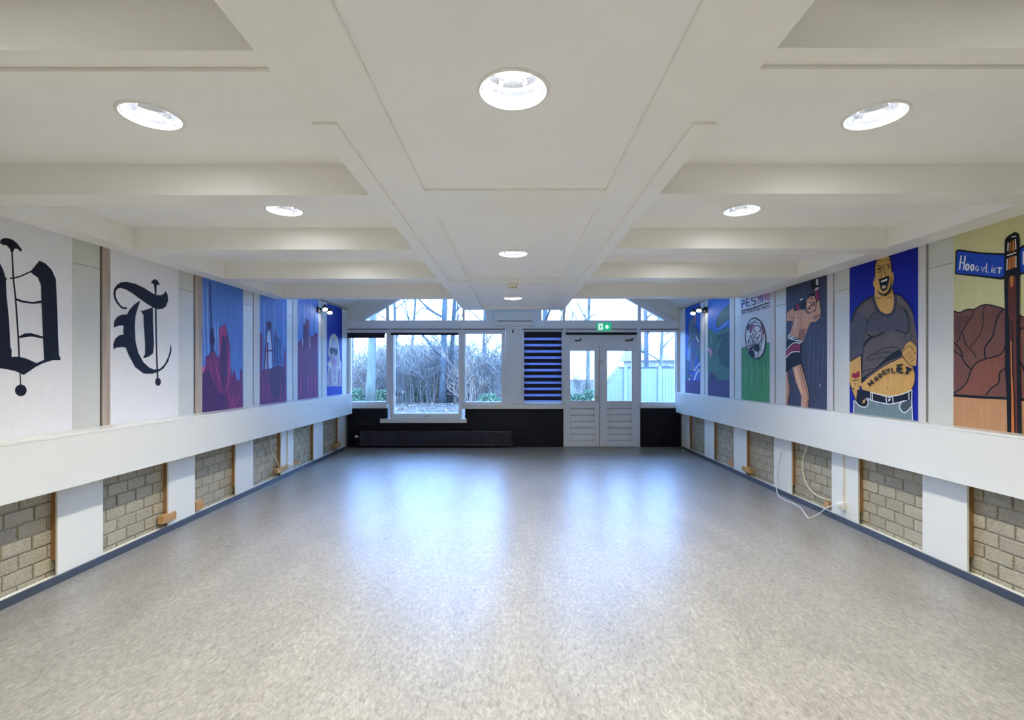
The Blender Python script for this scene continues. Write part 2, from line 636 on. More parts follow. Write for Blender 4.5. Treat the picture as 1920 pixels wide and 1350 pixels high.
# central box: two long beams, cross rails and recessed panels
PX0, PX1 = -0.487, 0.510
END = 7.74
PANZ = BEAM_Z + 0.014
box('long_beam', (CX0, PX0), (YB, 5.27), (BEAM_Z, 2.83), BEAMW, ceiling, 0.002)
box('long_beam', (PX1, CX1), (YB, 5.27), (BEAM_Z, 2.83), BEAMW, ceiling, 0.002)
box('long_beam', (CX0, PX0), (5.272, END), (BEAM_Z - 0.011, 2.83), BEAMW, ceiling, 0.002)
box('long_beam', (PX1, CX1), (5.272, END), (BEAM_Z - 0.011, 2.83), BEAMW, ceiling, 0.002)
box('edge_strip', (CX0, -0.702), (1.92, 5.27), (BEAM_Z - 0.011, BEAM_Z + 0.01), BEAMW, ceiling, 0.0015)
box('edge_strip', (0.716, CX1), (1.92, 5.27), (BEAM_Z - 0.011, BEAM_Z + 0.01), BEAMW, ceiling, 0.0015)
for (a, b, dz) in ((-2.2, -1.75, 0), (0.25, 0.657, 0), (2.657, 3.06, 0), (5.056, 5.27, 0), (5.272, 5.52, 0.011), (7.527, END, 0.011)):
    box('cross_rail', (PX0, PX1), (a, b), (BEAM_Z - dz, 2.83), BEAMW, ceiling, 0.002)
for (a, b, ly) in ((-1.75, 0.25, -0.75), (0.657, 2.657, 1.731), (3.06, 5.056, 4.12), (5.52, 7.527, 6.64)):
    holed_plate('ceiling_panel', (PX0, PX1), (a, b), PANZ, 0.02, (0.0, ly, R_HOLE), WHITE, ceiling)
    DOWNLIGHTS.append((0.0, ly, PANZ))
box('box_lid', (CX0, CX1), (EDGE, END), (2.83, 2.85), BEAMW, ceiling)

# roof over the gable end
def zroof_l(x):
    return 2.75 + 0.57 * (x + 3.27)
RIDGE = 0.0
ZR = zroof_l(RIDGE)
for sgn in (-1, 1):
    x0 = BKL - 0.15 if sgn < 0 else BKR + 0.15
    z0 = ZR - 0.57 * abs(x0)
    prism('roof_slope', [(x0, z0), (0, ZR), (0, ZR + 0.12), (x0, z0 + 0.12)], EDGE - 0.15, YF + 0.5, WALLW, ceiling)
prism('gable_screen', [(BKL - 0.1, 2.9), (BKL - 0.1, 2.68), (BKR + 0.1, 2.68), (BKR + 0.1, 2.9), (0, ZR + 0.05)], EDGE - 0.12, EDGE - 0.03, WALLW, ceiling)

# ------------------------------------------------------------------ downlights
def downlight(x, y, z, label, group):
    root = empty('downlight', (x, y, z))
    tag(root, label, 'ceiling light', group)
    ro, ri = 0.134, 0.1165
    lathe('trim_ring', [(ri, 0.012), (ri, -0.003), (ri + 0.004, -0.006), (ro - 0.004, -0.005), (ro, -0.001), (ro, 0.0)], PLATEW, root, (x, y, z), 48)
    # facetted reflector bowl
    prof = [(ri, 0.0), (ri - 0.002, 0.018), (ri - 0.007, 0.042), (ri - 0.016, 0.068), (0.086, 0.094)]
    lathe('reflector', prof, REFL, root, (x, y, z), 32, smooth=False)
    n = 24
    vs = [(x, y, z + 0.088)] + [(x + 0.083 * math.cos(2 * math.pi * i / n), y + 0.083 * math.sin(2 * math.pi * i / n), z + 0.090) for i in range(n)]
    fs = [(0, 1 + (i + 1) % n, 1 + i) for i in range(n)]
    pymesh('lamp_diffuser', vs, fs, LAMPE, root)
    lathe('housing', [(ri + 0.003, 0.0), (ri + 0.003, 0.11), (0.0, 0.112)], CHROME, root, (x, y, z), 24)
    return root

for (x, y, z) in DOWNLIGHTS:
    side = 'central box' if abs(x) < 0.1 else ('left ceiling bays' if x < 0 else 'right ceiling bays')
    names = {1.731: 'large round downlight nearest the viewer in the central ceiling box',
             4.12: 'round downlight in the second panel of the central ceiling box',
             6.64: 'round downlight in the last small central panel behind the smoke detector',
             (-1, 2.21): 'round downlight nearest the viewer in the left ceiling bays',
             (1, 2.21): 'round downlight nearest the viewer in the right ceiling bays',
             (-1, 3.5): 'round downlight half hidden by a beam in the left ceiling bays',
             (1, 3.5): 'round downlight half hidden by a beam in the right ceiling bays'}
    key = y if abs(x) < 0.1 else ((-1 if x < 0 else 1), y)
    downlight(x, y, z, names.get(key, 'round downlight out of sight in the %s, %s' % (side, 'behind the viewer' if y < 0 else 'above the top picture edge' if y < 1.2 else 'in the second last bay' if y < 5 else 'in the last bay')), 'recessed round downlights' if key in names else 'recessed downlights out of sight')

# smoke detector
sd = empty('smoke_detector', (0.0, 5.40, BEAM_Z - 0.011))
tag(sd, 'cream domed smoke detector under the central ceiling box', 'smoke detector')
p0 = (0.0, 5.40, BEAM_Z - 0.011)
lathe('base_plate', [(0.0, 0.0), (0.062, 0.0), (0.064, -0.012), (0.058, -0.022), (0.0, -0.022)], CREAMPL, sd, p0, 32)
lathe('sensor_dome', [(0.052, -0.02), (0.05, -0.034), (0.04, -0.04), (0.036, -0.056), (0.026, -0.064), (0.0, -0.066)], CREAMPL, sd, p0, 32)
for k in range(6):
    a = k * math.pi / 3 + 0.3
    box('vent_slot', (0.038 * math.cos(a) - 0.006, 0.038 * math.cos(a) + 0.006), (5.40 + 0.038 * math.sin(a) - 0.006, 5.40 + 0.038 * math.sin(a) + 0.006), (p0[2] - 0.054, p0[2] - 0.044), BLACK, sd)

# ------------------------------------------------------------------ boards and murals of the upper walls
def upper_wall(side, gaps, spans):
    """gaps: y of the dark joints; spans: painted part (y0, y1) of each bay"""
    L = side == 'left'
    par = wall_left if L else wall_right
    face, back = (XL, BKL) if L else (XR, BKR)
    s = 1 if L else -1
    zb, zt = 0.95, 2.70
    for k, (p0, p1) in enumerate(spans):
        g0 = gaps[k]
        g1 = gaps[k + 1] if k + 1 < len(gaps) else None
        stripm = TANWOOD if (L and k in (1, 2)) else PALESTRIP
        box('batten', (face, back), (g0 + 0.010, p0 - 0.001), (zb, zt), stripm, par, 0.001)
        if g1:
            box('cover_board', (face - s * 0.002, back), (p1 + 0.001, g1 - 0.010), (zb, 2.308), CREAM, par, 0.001)
            box('cover_board', (face - s * 0.002, back), (p1 + 0.001, g1 - 0.010), (2.311, zt), CREAM, par, 0.001)
            box('joint_shade_strip', (back + s * 0.003, back), (g1 - 0.010, g1 + 0.010), (zb, zt), GAPSHADE, par)  # dark strip coloured for the shade down in the groove
        else:
            box('cover_board', (face, back), (p1 + 0.001, YF + 0.02), (zb, zt), WALLW, par)
    box('cover_board', (face - s * 0.002, back), (YB, gaps[0] - 0.01), (zb, zt), CREAM, par)
    box('joint_shade_backing', (back + s * 0.003, back), (gaps[0] - 0.01, gaps[0] + 0.01), (zb, zt), GAPSHADE, par)  # first groove, its shade put in as a dark strip too

gapsL = [2.737, 3.841, 4.965, 6.088, 7.18, 8.266]
spansL = [(2.80, 3.588), (3.928, 4.727), (5.087, 5.86), (6.243, 6.99), (7.34, 8.124), (8.494, 9.254)]
gapsR = [2.72, 3.832, 4.95, 6.055, 7.163, 8.28]
spansR = [(2.79, 3.603), (3.916, 4.715), (5.054, 5.81), (6.179, 6.949), (7.327, 8.146), (8.468, 9.217)]
upper_wall('left', gapsL, spansL)
upper_wall('right', gapsR, spansR)

# stroke letters in a unit box, y up
def arc(cx, cy, rx, ry, a0, a1, n=12):
    return [(cx + rx * math.cos(math.radians(a0 + (a1 - a0) * i / n)), cy + ry * math.sin(math.radians(a0 + (a1 - a0) * i / n))) for i in range(n + 1)]
FONT = {
    'H': [[(0, 0), (0, 1)], [(1, 0), (1, 1)], [(0, .5), (1, .5)]],
    'O': [arc(.5, .5, .5, .5, 0, 360, 20)],
    '0': [arc(.5, .5, .45, .5, 0, 360, 20)],
    'G': [arc(.5, .5, .5, .5, 50, 350, 16) + [(.98, .45), (.55, .45)]],
    'V': [[(0, 1), (.5, 0), (1, 1)]],
    'L': [[(0, 1), (0, 0), (.9, 0)]],
    'I': [[(.5, 0), (.5, 1)]],
    'i': [[(.5, 0), (.5, .68)], [(.5, .86), (.5, 1)]],
    'E': [[(.95, 1), (0, 1), (0, 0), (.95, 0)], [(0, .5), (.8, .5)]],
    'T': [[(0, 1), (1, 1)], [(.5, 1), (.5, 0)]],
    'P': [[(0, 0), (0, 1), (.6, 1)] + arc(.6, .75, .35, .25, 90, -90, 8) + [(0, .5)]],
    'S': [[(.95, .95), (.5, 1), (.12, .9), (.05, .72), (.2, .56), (.75, .45), (.93, .28), (.85, .08), (.5, 0), (.03, .06)]],
    '2': [[(.05, .85), (.4, 1), (.85, .95), (.95, .72), (.6, .4), (0, 0), (.95, 0)]],
    '1': [[(.2, .85), (.6, 1), (.6, 0)]],
    'R': [[(0, 0), (0, 1), (.6, 1)] + arc(.6, .77, .32, .23, 90, -90, 8) + [(0, .54)], [(.45, .54), (.95, 0)]],
    'U': [[(0, 1), (0, .3), (.2, .03), (.5, 0), (.8, .03), (1, .3), (1, 1)]],
    'N': [[(0, 0), (0, 1), (1, 0), (1, 1)]],
    'C': [arc(.5, .5, .5, .5, 50, 310, 14)],
    'K': [[(0, 0), (0, 1)], [(.95, 1), (.05, .45), (.95, 0)]],
    'D': [[(0, 0), (0, 1), (.5, 1)] + arc(.5, .5, .48, .5, 90, -90, 10) + [(0, 0)]],
    'A': [[(0, 0), (.5, 1), (1, 0)], [(.2, .38), (.8, .38)]],
}

class Mural:
    def __init__(self, side, k, label, base_rgb, base_var=0.06, ragged=True):
        self.L = side == 'left'
        face = XL if self.L else XR
        self.s = 1 if self.L else -1
        self.face = face
        p0, p1 = (spansL if self.L else spansR)[k]
        self.p = (p0, p1)
        self.zb, self.zt = 0.955, 2.695
        self.root = empty('mural_board', (face, (p0 + p1) / 2, self.zb))
        tag(self.root, label, 'mural', 'painted boards of the %s wall' % side)
        back = BKL if self.L else BKR
        bm = mat('mural_ground_%s_%d' % (side, k), base_rgb, 0.6, base_var, 9.0, (1, 3.0, 0.5), 0.05, 90, spec=0.2)
        box('board', (face - self.s * 0.001, back), (p0, p1), (self.zb, self.zt), bm, self.root, 0.001)
        self.layer = 0
        self.cur = None
        self.mats = {}
        self.crop(0, 0, 1)

    def crop(self, ox, oy, s):
        self.ox, self.oy, self.sc = ox, oy, s
        return self

    def motif(self, name):
        self.flush()
        self.cur = (name, [], [], [])
        return self

    def _map(self, pts):
        self.layer += 1
        d = self.face - self.s * 0.001 + self.s * (0.0004 + 0.00012 * self.layer)
        out = []
        lo, hi = self.p
        for (x, y) in pts:
            u, v = self.ox + x / self.sc, self.oy + y / self.sc
            X, Y, Z = on_wall(u, v, d)
            out.append((d, min(max(Y, lo + 0.0015), hi - 0.0015), min(max(Z, self.zb), self.zt)))
        return out

    def _m(self, rgb):
        key = 'paint_%02x%02x%02x' % rgb
        return mat(key, rgb, 0.6, 0.10, 14.0, (1, 2.0, 0.5), 0.05, 90, spec=0.2)

    def _add(self, verts, faces, rgb):
        name, vs, fs, ms = self.cur
        b = len(vs)
        vs.extend(verts)
        for f in faces:
            fs.append(tuple(b + i for i in f))
            ms.append(rgb)

    def poly(self, rgb, pts):
        w = self._map(pts)
        # triangulate in the wall plane
        from mathutils.geometry import tessellate_polygon
        tris = tessellate_polygon([[Vector((p[1], p[2], 0)) for p in w]])
        faces = []
        for t in tris:
            a, b, c = (w[i] for i in t)
            n = (Vector(b) - Vector(a)).cross(Vector(c) - Vector(a))
            if n.x * self.s < 0:
                t = (t[0], t[2], t[1])
            faces.append(tuple(t))
        self._add(w, faces, rgb)

    def ell(self, rgb, cx, cy, rx, ry, rot=0, n=28):
        r = math.radians(rot)
        pts = []
        for i in range(n):
            a = 2 * math.pi * i / n
            x, y = rx * math.cos(a), ry * math.sin(a)
            pts.append((cx + x * math.cos(r) - y * math.sin(r), cy + x * math.sin(r) + y * math.cos(r)))
        self.poly(rgb, pts)

    def line(self, rgb, pts, w, smooth=True, taper=None):
        P = [Vector((x, y, 0)) for x, y in pts]
        if smooth and len(P) > 2:
            P = catmull(P, 5)
        n = len(P)
        left, right = [], []
        for i, p in enumerate(P):
            d = P[min(i + 1, n - 1)] - P[max(i - 1, 0)]
            if d.length < 1e-6:
                d = Vector((1, 0, 0))
            d.normalize()
            q = Vector((-d.y, d.x, 0))
            ww = w
            if taper:
                t = i / (n - 1)
                ww = w * (1 - taper * abs(2 * t - 1))
            left.append((p + q * ww / 2)[:2])
            right.append((p - q * ww / 2)[:2])
        v = self._map(left + right)
        faces = []
        for i in range(n - 1):
            f = (i, i + 1, n + i + 1, n + i)
            a, b, c = (Vector(v[j]) for j in f[:3])
            if (b - a).cross(c - a).x * self.s < 0:
                f = f[::-1]
            faces.append(f)
        self._add(v, faces, rgb)

    def glyph(self, rgb, ch, x, y, w, h, ang=0, slant=0.0, sw=4):
        """x, y: lower left corner in crop pixels; ang in degrees, anticlockwise on the picture"""
        a = math.radians(ang)
        ex = Vector((math.cos(a), -math.sin(a), 0))
        ey = Vector((-math.sin(a) + slant, -math.cos(a), 0))
        for st in FONT[ch]:
            pts = [(Vector((x, y, 0)) + ex * (p * w) + ey * (q * h))[:2] for p, q in st]
            self.line(rgb, pts, sw, smooth=False)

    def text(self, rgb, s, p0, p1, h0, h1, slant=0.0, sw=4, fill=0.72, ang=None):
        n = len(s)
        ang_ = math.degrees(math.atan2(-(p1[1] - p0[1]), p1[0] - p0[0])) if ang is None else ang
        step = math.hypot(p1[0] - p0[0], p1[1] - p0[1]) / n
        for i, ch in enumerate(s):
            if ch == ' ':
                continue
            t = i / n
            x = p0[0] + (p1[0] - p0[0]) * t
            y = p0[1] + (p1[1] - p0[1]) * t
            self.glyph(rgb, ch, x, y, step * fill, h0 + (h1 - h0) * t, ang_, slant, sw)

    def flush(self):
        if not self.cur:
            return
        name, vs, fs, ms = self.cur
        self.cur = None
        if not fs:
            return
        me = bpy.data.meshes.new(name)
        me.from_pydata(vs, [], fs)
        cols = []
        for r in ms:
            if r not in cols:
                cols.append(r)
        for r in cols:
            me.materials.append(self._m(r))
        for p, r in zip(me.polygons, ms):
            p.material_index = cols.index(r)
        me.update()
        o = link(name, me, None, self.root)

INK = (13, 13, 28)
BLK = (12, 12, 16)
WHT = (225, 226, 226)

# --- left 1: blackletter with double bars
m = Mural('left', 0, 'white board with a cut-off black gothic letter, nearest on the left wall', (230, 228, 226), 0.02)
m.crop(0, 430, 4.0909).motif('painted_letter')
m.poly(INK, [(0, 105), (5, 80), (30, 66), (60, 68), (95, 78), (130, 105), (170, 158), (162, 172), (150, 165), (135, 150), (112, 148), (100, 175), (85, 175), (75, 150), (50, 122), (20, 120)])
m.line(INK, [(92, 165), (103, 375), (120, 540), (140, 830), (148, 990)], 13)
m.line(INK, [(154, 1095), (158, 1200)], 9)
m.ell(INK, 160, 1235, 45, 45)
m.poly(INK, [(302, 240), (235, 322), (240, 335), (290, 370), (315, 430), (318, 560), (330, 830), (338, 1004), (400, 1004), (462, 1004), (466, 992), (452, 962), (440, 640), (430, 385), (398, 312), (350, 262)])
m.poly(INK, [(0, 975), (85, 978), (140, 976), (200, 990), (280, 1026), (340, 1000), (400, 1000), (400, 1006), (335, 1025), (275, 1055), (182, 1118), (120, 1088), (60, 1075), (0, 1066), (-130, 1090), (-240, 1040), (-130, 960)])
m.line(INK, [(75, 378), (150, 362), (240, 322)], 11)
m.poly(INK, [(118, 525), (180, 548), (250, 557), (318, 546), (318, 566), (250, 572), (170, 562), (125, 545)])
m.poly(INK, [(142, 822), (190, 798), (240, 796), (332, 822), (332, 838), (240, 822), (148, 834)])
m.poly(INK, [(-30, 235), (0, 262), (25, 310), (45, 375), (50, 500), (70, 700), (80, 900), (90, 925), (88, 985), (0, 1000), (-120, 985), (-130, 400), (-90, 290)])
m.poly(INK, [(40, 370), (60, 380), (40, 390)])
m.flush()

# --- left 2: blackletter T
m = Mural('left', 1, 'white board with a complete black gothic letter T', (230, 228, 226), 0.02)
m.crop(200, 500, 5.625).motif('painted_letter')
m.poly(INK, [(470, 178), (480, 147), (510, 130), (540, 148), (565, 198), (545, 188), (528, 197), (524, 302), (508, 302), (500, 197), (488, 176)])
m.line(INK, [(518, 430), (522, 700), (530, 1000), (538, 1185)], 17)
m.ell(INK, 542, 1215, 30, 42)
m.poly(INK, [(210, 424), (217, 438), (195, 452), (150, 438), (105, 385), (80, 340), (70, 285), (80, 230), (110, 190), (150, 165), (215, 160), (300, 180), (390, 220), (450, 260), (515, 298), (570, 302), (605, 285), (622, 254), (645, 300), (648, 360), (625, 420), (590, 445), (540, 450), (490, 432), (430, 395), (350, 340), (270, 280), (200, 240), (150, 226), (115, 232), (96, 262), (95, 310), (115, 360), (150, 410), (185, 430)])
m.poly(INK, [(355, 362), (340, 365), (290, 400), (240, 455), (215, 505), (160, 505), (110, 530), (80, 575), (74, 645), (95, 635), (130, 622), (180, 622), (175, 670), (178, 715), (130, 725), (90, 760), (68, 820), (75, 875), (100, 855), (150, 848), (200, 852), (230, 930), (300, 1060), (390, 1128), (480, 1130), (545, 1110), (600, 1075), (650, 1000), (682, 900), (685, 860), (672, 815), (668, 880), (650, 950), (610, 1030), (560, 1078), (500, 1085), (450, 1065), (390, 1010), (335, 910), (305, 790), (298, 620), (305, 520), (330, 430)])
m.poly(INK, [(355, 458), (375, 468), (470, 435), (487, 425), (490, 600), (500, 820), (490, 915), (450, 945), (400, 965), (383, 955), (405, 925), (405, 800), (390, 600), (388, 510)])
m.flush()

# --- left 3-5: purple city skyline on blue
PUR, DPUR, MAG, LBL, NAV = (104, 40, 98), (70, 32, 86), (160, 56, 116), (132, 164, 222), (44, 30, 80)
SKYB = (84, 122, 196)
m = Mural('left', 2, 'blue mural with a purple radio tower and pointed tower block', SKYB, 0.14)
m.crop(360, 500, 4.655).motif('painted_sky')
for x in (70, 95, 130):
    m.line(LBL, [(x, 150), (x + 6, 480), (x + 18, 820)], 14, taper=0.6)
for x in (200, 225):
    m.line(LBL, [(x, 480), (x + 3, 620), (x + 8, 760)], 14, taper=0.6)
m.line((88, 122, 200), [(380, 200), (395, 500), (400, 820)], 26, taper=0.5)
m.motif('painted_skyline')
m.poly(PUR, [(84, 880), (118, 872), (118, 800), (165, 755), (185, 735), (205, 740), (215, 780), (240, 790), (234, 560), (242, 525), (262, 530), (285, 488), (300, 540), (330, 680), (334, 870), (340, 962), (346, 860), (354, 960), (368, 885), (386, 972), (405, 1000), (418, 985), (420, 895), (438, 895), (446, 1235), (440, 1290), (84, 1330)])
m.poly(DPUR, [(85, 930), (150, 900), (200, 1000), (230, 1100), (300, 1120), (330, 1230), (250, 1300), (86, 1320)])
m.poly(MAG, [(242, 530), (262, 532), (285, 492), (300, 545), (300, 620), (270, 590), (250, 760), (238, 780)])
m.poly(DPUR, [(262, 600), (276, 610), (300, 665), (302, 1000), (262, 1090), (245, 900), (248, 760)])
m.line(MAG, [(310, 660), (326, 800), (318, 1000), (300, 1090)], 16, taper=0.7)
m.line(MAG, [(205, 790), (215, 900), (245, 1010), (265, 1110)], 14, taper=0.8)
m.line(MAG, [(150, 790), (165, 900), (200, 1060)], 9, taper=0.8)
for x, y in ((330, 1160), (352, 1130), (380, 1150), (400, 1110), (320, 1100), (360, 1190)):
    m.line(MAG, [(x, y), (x + 6, y + 40), (x - 4, y + 80)], 12, taper=0.8)
m.poly((196, 96, 150), [(86, 875), (114, 872), (104, 925), (86, 930)])
m.motif('painted_radio_tower')
m.line(NAV, [(156, 125), (163, 330), (173, 545)], 8, False)
m.poly(NAV, [(165, 540), (185, 540), (188, 580), (200, 640), (195, 680), (188, 690), (190, 745), (165, 750), (170, 690), (155, 660), (160, 600)])
m.line(NAV, [(120, 800), (150, 770), (168, 752)], 10, False)
m.flush()

m = Mural('left', 3, 'blue mural with a purple A-shaped bridge pylon and lattice crane', SKYB, 0.14)
m.crop(475, 540, 5.87).motif('painted_sky')
for x in (60, 120, 230, 330):
    m.line(LBL, [(x, 160), (x + 5, 420), (x + 8, 640)], 15, taper=0.6)
m.poly((178, 196, 232), [(148, 480), (188, 480), (205, 720), (208, 880), (120, 890), (132, 700)])
m.motif('painted_skyline')
m.poly(PUR, [(66, 905), (100, 895), (160, 900), (215, 880), (265, 840), (300, 880), (335, 850), (340, 700), (350, 690), (353, 600), (358, 690), (366, 1230), (366, 1320), (66, 1340)])
m.poly(DPUR, [(180, 900), (265, 845), (330, 880), (350, 1000), (330, 1180), (230, 1240), (190, 1100)])
m.poly(PUR, [(64, 500), (80, 490), (98, 510), (102, 640), (95, 930), (74, 930)])
for x in (110, 160, 300):
    m.line(MAG, [(x, 1010), (x + 8, 1120), (x - 4, 1230)], 13, taper=0.8)
m.motif('painted_pylon')
m.poly(DPUR, [(145, 358), (160, 372), (180, 366), (200, 372), (200, 455), (150, 462)])
m.line(DPUR, [(152, 455), (134, 690), (122, 905)], 13, False)
m.line(DPUR, [(193, 450), (212, 680), (214, 885)], 9, False)
m.line(DPUR, [(138, 690), (208, 688)], 16, False)
m.line(PUR, [(158, 600), (156, 760), (158, 905)], 18, False)
m.motif('painted_crane')
for a, b, w in (((245, 438), (245, 500), 5), ((240, 500), (230, 850), 6), ((262, 530), (266, 860), 6), ((240, 520), (298, 590), 8), ((296, 585), (296, 860), 7)):
    m.line(NAV, [a, b], w, False)
m.poly(PUR, [(238, 480), (262, 540), (240, 545)])
for k in range(8):
    y = 560 + 34 * k
    m.line(NAV, [(238, y), (266, y + 30)], 4, False)
    m.line(NAV, [(266, y), (296, y + 24)], 4, False)
for k in range(5):
    m.line(NAV, [(302, 765 + 18 * k), (336, 775 + 18 * k)], 4, False)
m.flush()

m = Mural('left', 4, 'blue mural with a stepped purple high-rise, beside the left wall spotlights', SKYB, 0.14)
m.crop(475, 540, 5.87).motif('painted_sky')
for x in (500, 560, 640, 690):
    m.line(LBL, [(x, 140), (x + 3, 300), (x + 5, 480)], 13, taper=0.6)
m.motif('painted_high_rise')
m.poly(PUR, [(488, 615), (530, 555), (545, 640), (550, 400), (570, 400), (572, 350), (585, 330), (592, 350), (612, 355), (618, 660), (628, 530), (668, 535), (670, 495), (706, 500), (716, 1180), (716, 1280), (488, 1290)])
m.poly(DPUR, [(552, 402), (572, 402), (575, 356), (590, 356), (585, 660), (560, 680)])
for x in (520, 600, 640, 680):
    m.line(MAG, [(x, 900), (x + 4, 1050), (x, 1200)], 16, taper=0.7)
m.line(WHT, [(622, 540), (622, 660)], 5, False)
m.line(WHT, [(546, 560), (543, 640)], 4, False)
m.line(NAV, [(485, 740), (488, 860)], 4, False)
m.flush()

# --- left 6: woman with sunglasses
m = Mural('left', 5, 'bright blue mural of a blonde figure in dark sunglasses', (6, 44, 164), 0.08)
m.crop(600, 610, 12.27).motif('painted_figure')
HAIR, SKN, SKD = (206, 204, 190), (168, 150, 170), (112, 100, 130)
m.poly(HAIR, [(315, 180), (250, 240), (215, 340), (205, 500), (190, 600), (200, 700), (235, 760), (200, 860), (175, 830), (180, 930), (200, 960), (175, 1100), (170, 1400), (492, 1400), (488, 860), (470, 820), (455, 700), (432, 480), (400, 270), (360, 215)])
m.poly(SKN, [(290, 300), (270, 480), (235, 560), (240, 700), (265, 870), (300, 980), (330, 1005), (375, 940), (398, 800), (412, 650), (395, 480), (370, 330)])
m.poly((180, 182, 200), [(305, 350), (360, 340), (385, 500), (300, 510)])
m.poly(SKN, [(190, 1060), (250, 940), (300, 1010), (340, 1020), (385, 960), (400, 1000), (470, 1000), (485, 1390), (180, 1390)])
m.line(HAIR, [(285, 1000), (280, 1200), (310, 1330), (340, 1350), (380, 1290), (390, 1000)], 22)
for x in (215, 240, 430, 460):
    m.line(SKD, [(x, 1050), (x - 4, 1200), (x + 6, 1380)], 10)
m.line(SKD, [(425, 660), (440, 800), (420, 940)], 12)
m.line(SKD, [(250, 620), (262, 820), (300, 980), (330, 1005), (380, 930), (405, 760)], 8)
m.poly(BLK, [(222, 520), (250, 516), (415, 552), (405, 660), (370, 695), (340, 680), (318, 600), (300, 610), (282, 665), (256, 650), (232, 655)])
m.ell((150, 96, 146), 318, 830, 34, 62)
m.ell((196, 150, 186), 318, 830, 14, 26)
m.ell((210, 205, 210), 325, 1180, 16, 26)
m.line((226, 226, 222), [(310, 200), (250, 300), (225, 460), (215, 560)], 12)
m.line((226, 226, 222), [(330, 200), (395, 320), (420, 480)], 12)
m.flush()

# --- right 1: street sign in a desert
m = Mural('right', 0, 'pale yellow mural of a blue street name sign in a brown desert', (206, 202, 150), 0.04)
U = lambda x, y: (1780 + x / 6.75, 400 + y / 6.75)
D = lambda x, y: (1780 + x / 5.87, 590 + y / 5.87)
BRN, TAN, WBR, ORG = (108, 70, 58), (176, 132, 92), (92, 46, 34), (188, 112, 46)
m.crop(0, 0, 1).motif('painted_desert')
m.poly(BRN, [U(55, 1235), U(130, 1255), U(220, 1215), U(310, 1215), U(440, 1160), U(490, 1155), U(690, 1205), U(790, 1240), U(890, 1290), U(1000, 1340), U(1300, 1420), U(1600, 1380), D(1500, 1000), D(900, 950), D(780, 935), D(630, 920), D(40, 885)])
m.poly((122, 74, 56), [D(290, 520), D(400, 490), D(540, 450), D(610, 360), D(610, 580), D(550, 660), D(540, 750), D(460, 810), D(390, 890), D(90, 870), D(200, 740)])
m.poly((96, 60, 54), [D(60, 20), D(260, 10), D(140, 190), D(60, 280)])
m.poly(TAN, [D(40, 900), D(630, 930), D(900, 955), D(1500, 1010), D(1500, 1500), D(40, 1300)])
m.line(BLK, [D(40, 888), D(250, 902), D(400, 912), D(630, 922), D(900, 945), D(1500, 1000)], 5)
m.line(BLK, [U(55, 1237), U(130, 1255), U(220, 1217), U(310, 1215), U(400, 1170), U(490, 1155), U(690, 1205)], 2.4)
m.line(BLK, [U(890, 1290), U(1000, 1335), U(1300, 1420)], 2.4)
for pts, w in (([D(262, 0), D(215, 60), D(140, 190), D(110, 260), D(80, 310)], 1.6),
               ([D(145, 190), D(175, 310), D(225, 375), D(270, 420), D(290, 470)], 1.8),
               ([D(372, 0), D(370, 110), D(330, 230), D(250, 330), D(225, 375)], 1.4),
               ([D(545, 0), D(510, 90), D(475, 240), D(400, 345), D(388, 420), D(402, 485)], 2.6),
               ([D(615, 350), D(560, 440), D(400, 487), D(300, 530), D(240, 610), D(195, 740), D(130, 810), D(50, 865)], 2.4),
               ([D(50, 300), D(130, 400), D(150, 490), D(195, 560), D(245, 600)], 2.4),
               ([D(50, 395), D(140, 465)], 2.0),
               ([D(615, 590), D(555, 640), D(540, 750), D(460, 810), D(395, 890)], 2.4),
               ([U(300, 1225), U(295, 1290), U(245, 1350)], 1.6),
               ([U(450, 1165), U(425, 1240), U(425, 1350)], 1.4),
               ([U(690, 1210), U(620, 1290), U(595, 1360)], 2.4),
               ([D(775, 170), D(800, 150), D(850, 145)], 2.6), ([D(775, 520), D(805, 560), D(840, 660)], 3.4)):
    m.line(BLK, pts, w)
m.motif('painted_sign')
m.poly(BLK, [U(70, 772), U(78, 480), U(105, 455), U(400, 495), U(720, 505), U(720, 830), U(650, 840), U(400, 808)])
m.poly((26, 70, 180), [U(86, 755), U(95, 495), U(112, 478), U(400, 517), U(706, 530), U(706, 790), U(640, 808), U(400, 782)])
m.poly(BLK, [U(870, 445), U(945, 395), U(1100, 330), U(1500, 190), U(1500, 590), U(1100, 715), U(870, 790)])
m.poly((26, 70, 180), [U(880, 470), U(945, 425), U(1100, 355), U(1500, 215), U(1500, 565), U(1100, 685), U(880, 760)])
m.motif('painted_lettering')
m.crop(1780, 400, 6.75)
for ch, x, y, w, h, sw in (('H', 128, 712, 52, 178, 18), ('O', 205, 716, 36, 74, 20), ('O', 268, 722, 36, 72, 20), ('G', 330, 726, 40, 56, 11),
                           ('V', 402, 738, 38, 62, 12), ('L', 462, 742, 42, 108, 14), ('i', 520, 748, 30, 84, 12), ('E', 558, 752, 34, 60, 11), ('T', 602, 760, 56, 70, 18)):
    m.motif('painted_letter').glyph((222, 222, 222), ch, x, y, w, h, -4, 0.05, sw)
m.motif('painted_letter').line((222, 222, 222), [(938, 480), (936, 648)], 16, False)
m.motif('painted_sign_post')
m.crop(0, 0, 1)
m.poly(BLK, [U(700, 345), U(720, 305), U(770, 268), U(830, 235), U(875, 255), U(890, 330), U(892, 900), U(885, 1350), D(775, 500), D(790, 1000), D(800, 1450), D(640, 1450), D(630, 900), D(612, 620), D(612, 200), D(610, 0), U(705, 1330), U(693, 900)])
m.poly(WBR, [U(745, 820), U(845, 800), U(850, 1350), D(735, 60), D(740, 600), D(745, 1000), D(750, 1450), D(690, 1450), D(680, 900), D(668, 500), D(660, 0), U(748, 1350)])
m.poly(ORG, [U(762, 370), U(820, 335), U(828, 470), U(760, 495)])
